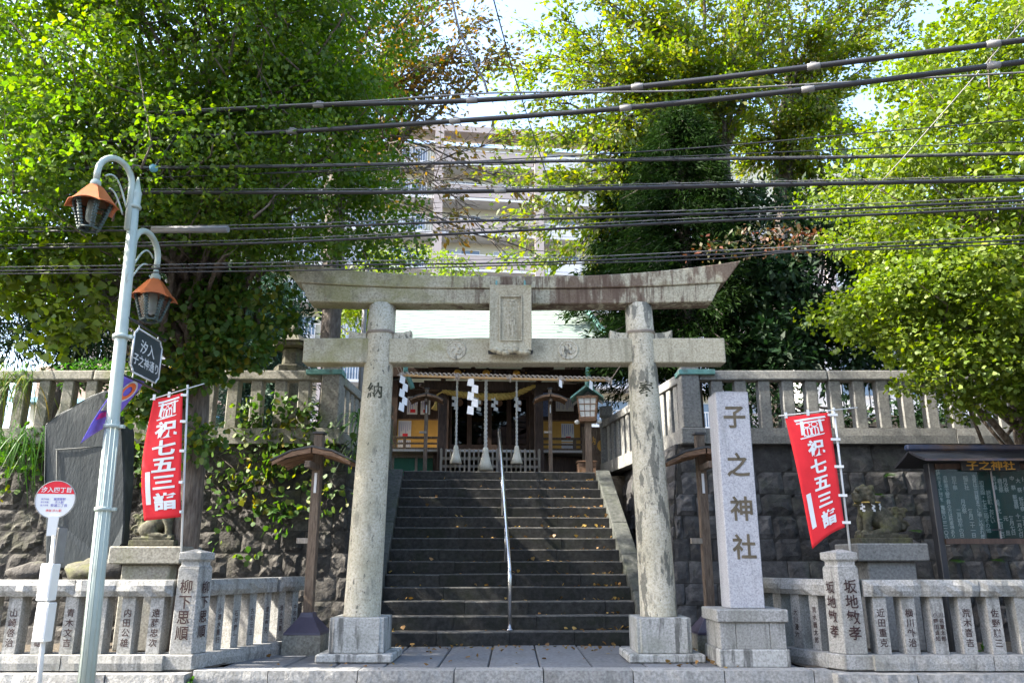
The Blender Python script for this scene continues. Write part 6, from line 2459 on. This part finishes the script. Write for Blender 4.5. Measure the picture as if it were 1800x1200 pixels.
cable('upper thick grey power cable with clamps crossing highest', [(-60, 236, 9.6), (430, 191, 9.1), (830, 177, 8.7), (1120, 153, 8.3), (1430, 117, 7.8), (1830, 67, 7.3)], .031, clamps=(560, 818, 1118, 1422, 1735))
cable('lower thick grey power cable with clamps', [(-60, 262, 9.6), (430, 236, 9.2), (800, 213, 8.8), (1100, 190, 8.4), (1420, 157, 7.9), (1830, 105, 7.4)], .031, clamps=(508, 800, 1104, 1412, 1729))
cable('thin twisted wire just under the upper thick power cable', [(400, 190, 9.0), (640, 178, 8.8), (860, 164, 8.5), (1190, 160, 8.2), (1500, 144, 7.9), (1830, 126, 7.6)], .010, 'cable_strand')
cable('thin slack wire below the thick power cables', [(-60, 325, 9.5), (500, 303, 9.2), (860, 282, 8.9), (1200, 262, 8.6), (1500, 236, 8.2), (1830, 208, 7.9)], .007)
cable('medium black cable with lashed hanger at lintel-top branches', [(-60, 299, 9.3), (430, 294, 9.1), (800, 287, 8.9), (1200, 281, 8.7), (1500, 277, 8.5), (1830, 270, 8.3)], .014, lash=.022)
cable('heavy black telephone cable under a grey hanger wire', [(-60, 338, 9.3), (430, 338, 9.1), (800, 337, 8.9), (1200, 328, 8.7), (1500, 322, 8.5), (1830, 315, 8.3)], .026, lash=.045, clamps=(895,))
cable('upper of two close telephone cables below the heavy one', [(-60, 408, 9.3), (430, 402, 9.1), (800, 390, 8.9), (1200, 377, 8.7), (1500, 366, 8.5), (1830, 351, 8.3)], .015, lash=.05)
cable('lower of two close telephone cables below the heavy one', [(-60, 438, 9.3), (430, 428, 9.1), (800, 411, 8.9), (1200, 391, 8.7), (1500, 379, 8.5), (1830, 364, 8.3)], .016, lash=.045)
cable('lowest lashed wire pair just above the stone lintel', [(-60, 477, 9.0), (230, 473, 9.0), (600, 466, 8.9), (950, 461, 8.8), (1250, 448, 8.6), (1500, 436, 8.4), (1830, 420, 8.2)], .010, lash=.05)
cable('wavy thin wire twined below the lowest wire pair', [(-60, 482, 9.0), (230, 479, 9.0), (600, 474, 8.9), (950, 465, 8.8), (1250, 455, 8.6), (1420, 441, 8.4), (1600, 437, 8.3), (1830, 426, 8.2)], .008)
cable('lone thin wire slanting behind the street lamp', [(-60, 320, 9.6), (230, 313, 9.4), (480, 305, 9.2), (700, 297, 9.0), (860, 290, 8.9)], .006)


def drop_wire(label, pts, r, m='cable'):
    q = [P(*p) for p in pts]
    t = thing('drop_wire', label, 'cable', q[0])
    MB().tube([p - q[0] for p in q], r, 8).build('wire', m, t)
    return t


drop_wire('thick service wire dropping from the top left of the sky gap', [(780, -60, 10.5), (806, 50, 9.8), (830, 105, 9.3), (850, 140, 8.9), (857, 163, 8.6)], .016)
drop_wire('thin straight service wire running down to the cedar', [(857, -40, 7.2), (900, 120, 9.0), (935, 230, 11.0), (965, 320, 13.0), (985, 400, 15)], .008)
drop_wire('thin diagonal guy wire in front of the right ginkgo', [(1830, 0, 7.0), (1700, 150, 7.8), (1590, 275, 8.3), (1500, 372, 8.7)], .006, 'cable_strand')
d = drop_wire('short stay wire with blue insulator above the street lamp', [(270, 296, 8.6), (285, 275, 8.75), (315, 232, 9.0)], .012)
q0 = P(270, 296, 8.6)
MB().ball((0, 0, 0), .05, 12).build('insulator', 'insulator_blue' if 'insulator_blue' in MATS else 'tile_blue', d)
MB().tube([V((0, 0, 0)), P(238, 291, 8.5) - q0, P(222, 288, 8.5) - q0], .007, 6).build('tie', 'cable_strand', d)
w = thing('cable_guard', 'grey plastic cable guard tube above the lower lantern', 'cable guard', P(335, 404, 8.9))
MB().tube([P(268, 404, 8.95) - P(335, 404, 8.9), P(401, 403, 8.85) - P(335, 404, 8.9)], .042, 12).build('tube', 'guard_grey' if 'guard_grey' in MATS else 'clamp_grey', w)
MB().tube([P(268, 404, 8.95) - P(335, 404, 8.9) + V((0, -.044, 0)), P(401, 403, 8.85) - P(335, 404, 8.9) + V((0, -.044, 0))], .006, 5).build('seam', 'cable_strand', w)

# ================================================================ ACROSS THE STREET (seen only as reflections in the glass)
hs = thing('house', 'cream house across the street mirrored in the hall doors', 'house', (5.0, -13.5, -.34), PI)
MB().box2((-4, 0, 0), (3, 7, 9.2)).build('wall', 'apt_cream', hs)
MB().prism([(-4.6, 9.1), (3.6, 9.1), (3.6, 9.4), (-.5, 11.6), (-4.6, 9.4)], -7.5, .6, (1, 0, 0), (0, 0, 1)).build('roof', 'tile_brown', hs)
for x in (-2.8, 0, 1.2):
    for z in (1, 4, 7):
        f_ = MB().box2((x, -.06, z), (x + 1.5, -.003, z + 1.2)).build('window', 'apt_white', hs)
        MB().box2((x + .06, -.08, z + .06), (x + 1.44, -.062, z + 1.14)).build('pane', 'apt_glass', f_)
for x0, w_, h_, m_, lab in ((10.5, 9, 6.5, 'apt_white', 'white'), (20.5, 8, 8.0, 'tile_brown', 'dark brown'), (29.5, 9, 6.0, 'apt_cream', 'long cream'), (-22, 9, 6.5, 'apt_pink', 'brown roofed')):
    hs = thing('house', lab + ' house across the street behind the viewer', 'house', (x0, -11.5, -.34), 0)
    MB().box2((0, -7, 0), (w_, 0, h_)).build('wall', m_, hs)
    MB().prism([(-.5, h_ - .05), (w_ + .5, h_ - .05), (w_ / 2, h_ + 2.2)], -.5, 7.5, (1, 0, 0), (0, 0, 1)).build('roof', 'tile_brown', hs)
    for x in (1, 3.6, 6):
        for z in (.9, 3.9):
            f_ = MB().box2((x, .003, z), (x + 1.5, .06, z + 1.2)).build('window', 'apt_white', hs)
            MB().box2((x + .06, .062, z + .06), (x + 1.44, .08, z + 1.14)).build('pane', 'apt_glass', f_)
bushy('street_tree', 'dark tree across the street behind the viewer', (-5, -15, -.4), [((-5, -15, 8), (7, 2, 7.5), 1.3), ((5, -24, 12), (9, 2, 8), 1.2)], 'leaf_dark', 420, 46, 1.1, .6)
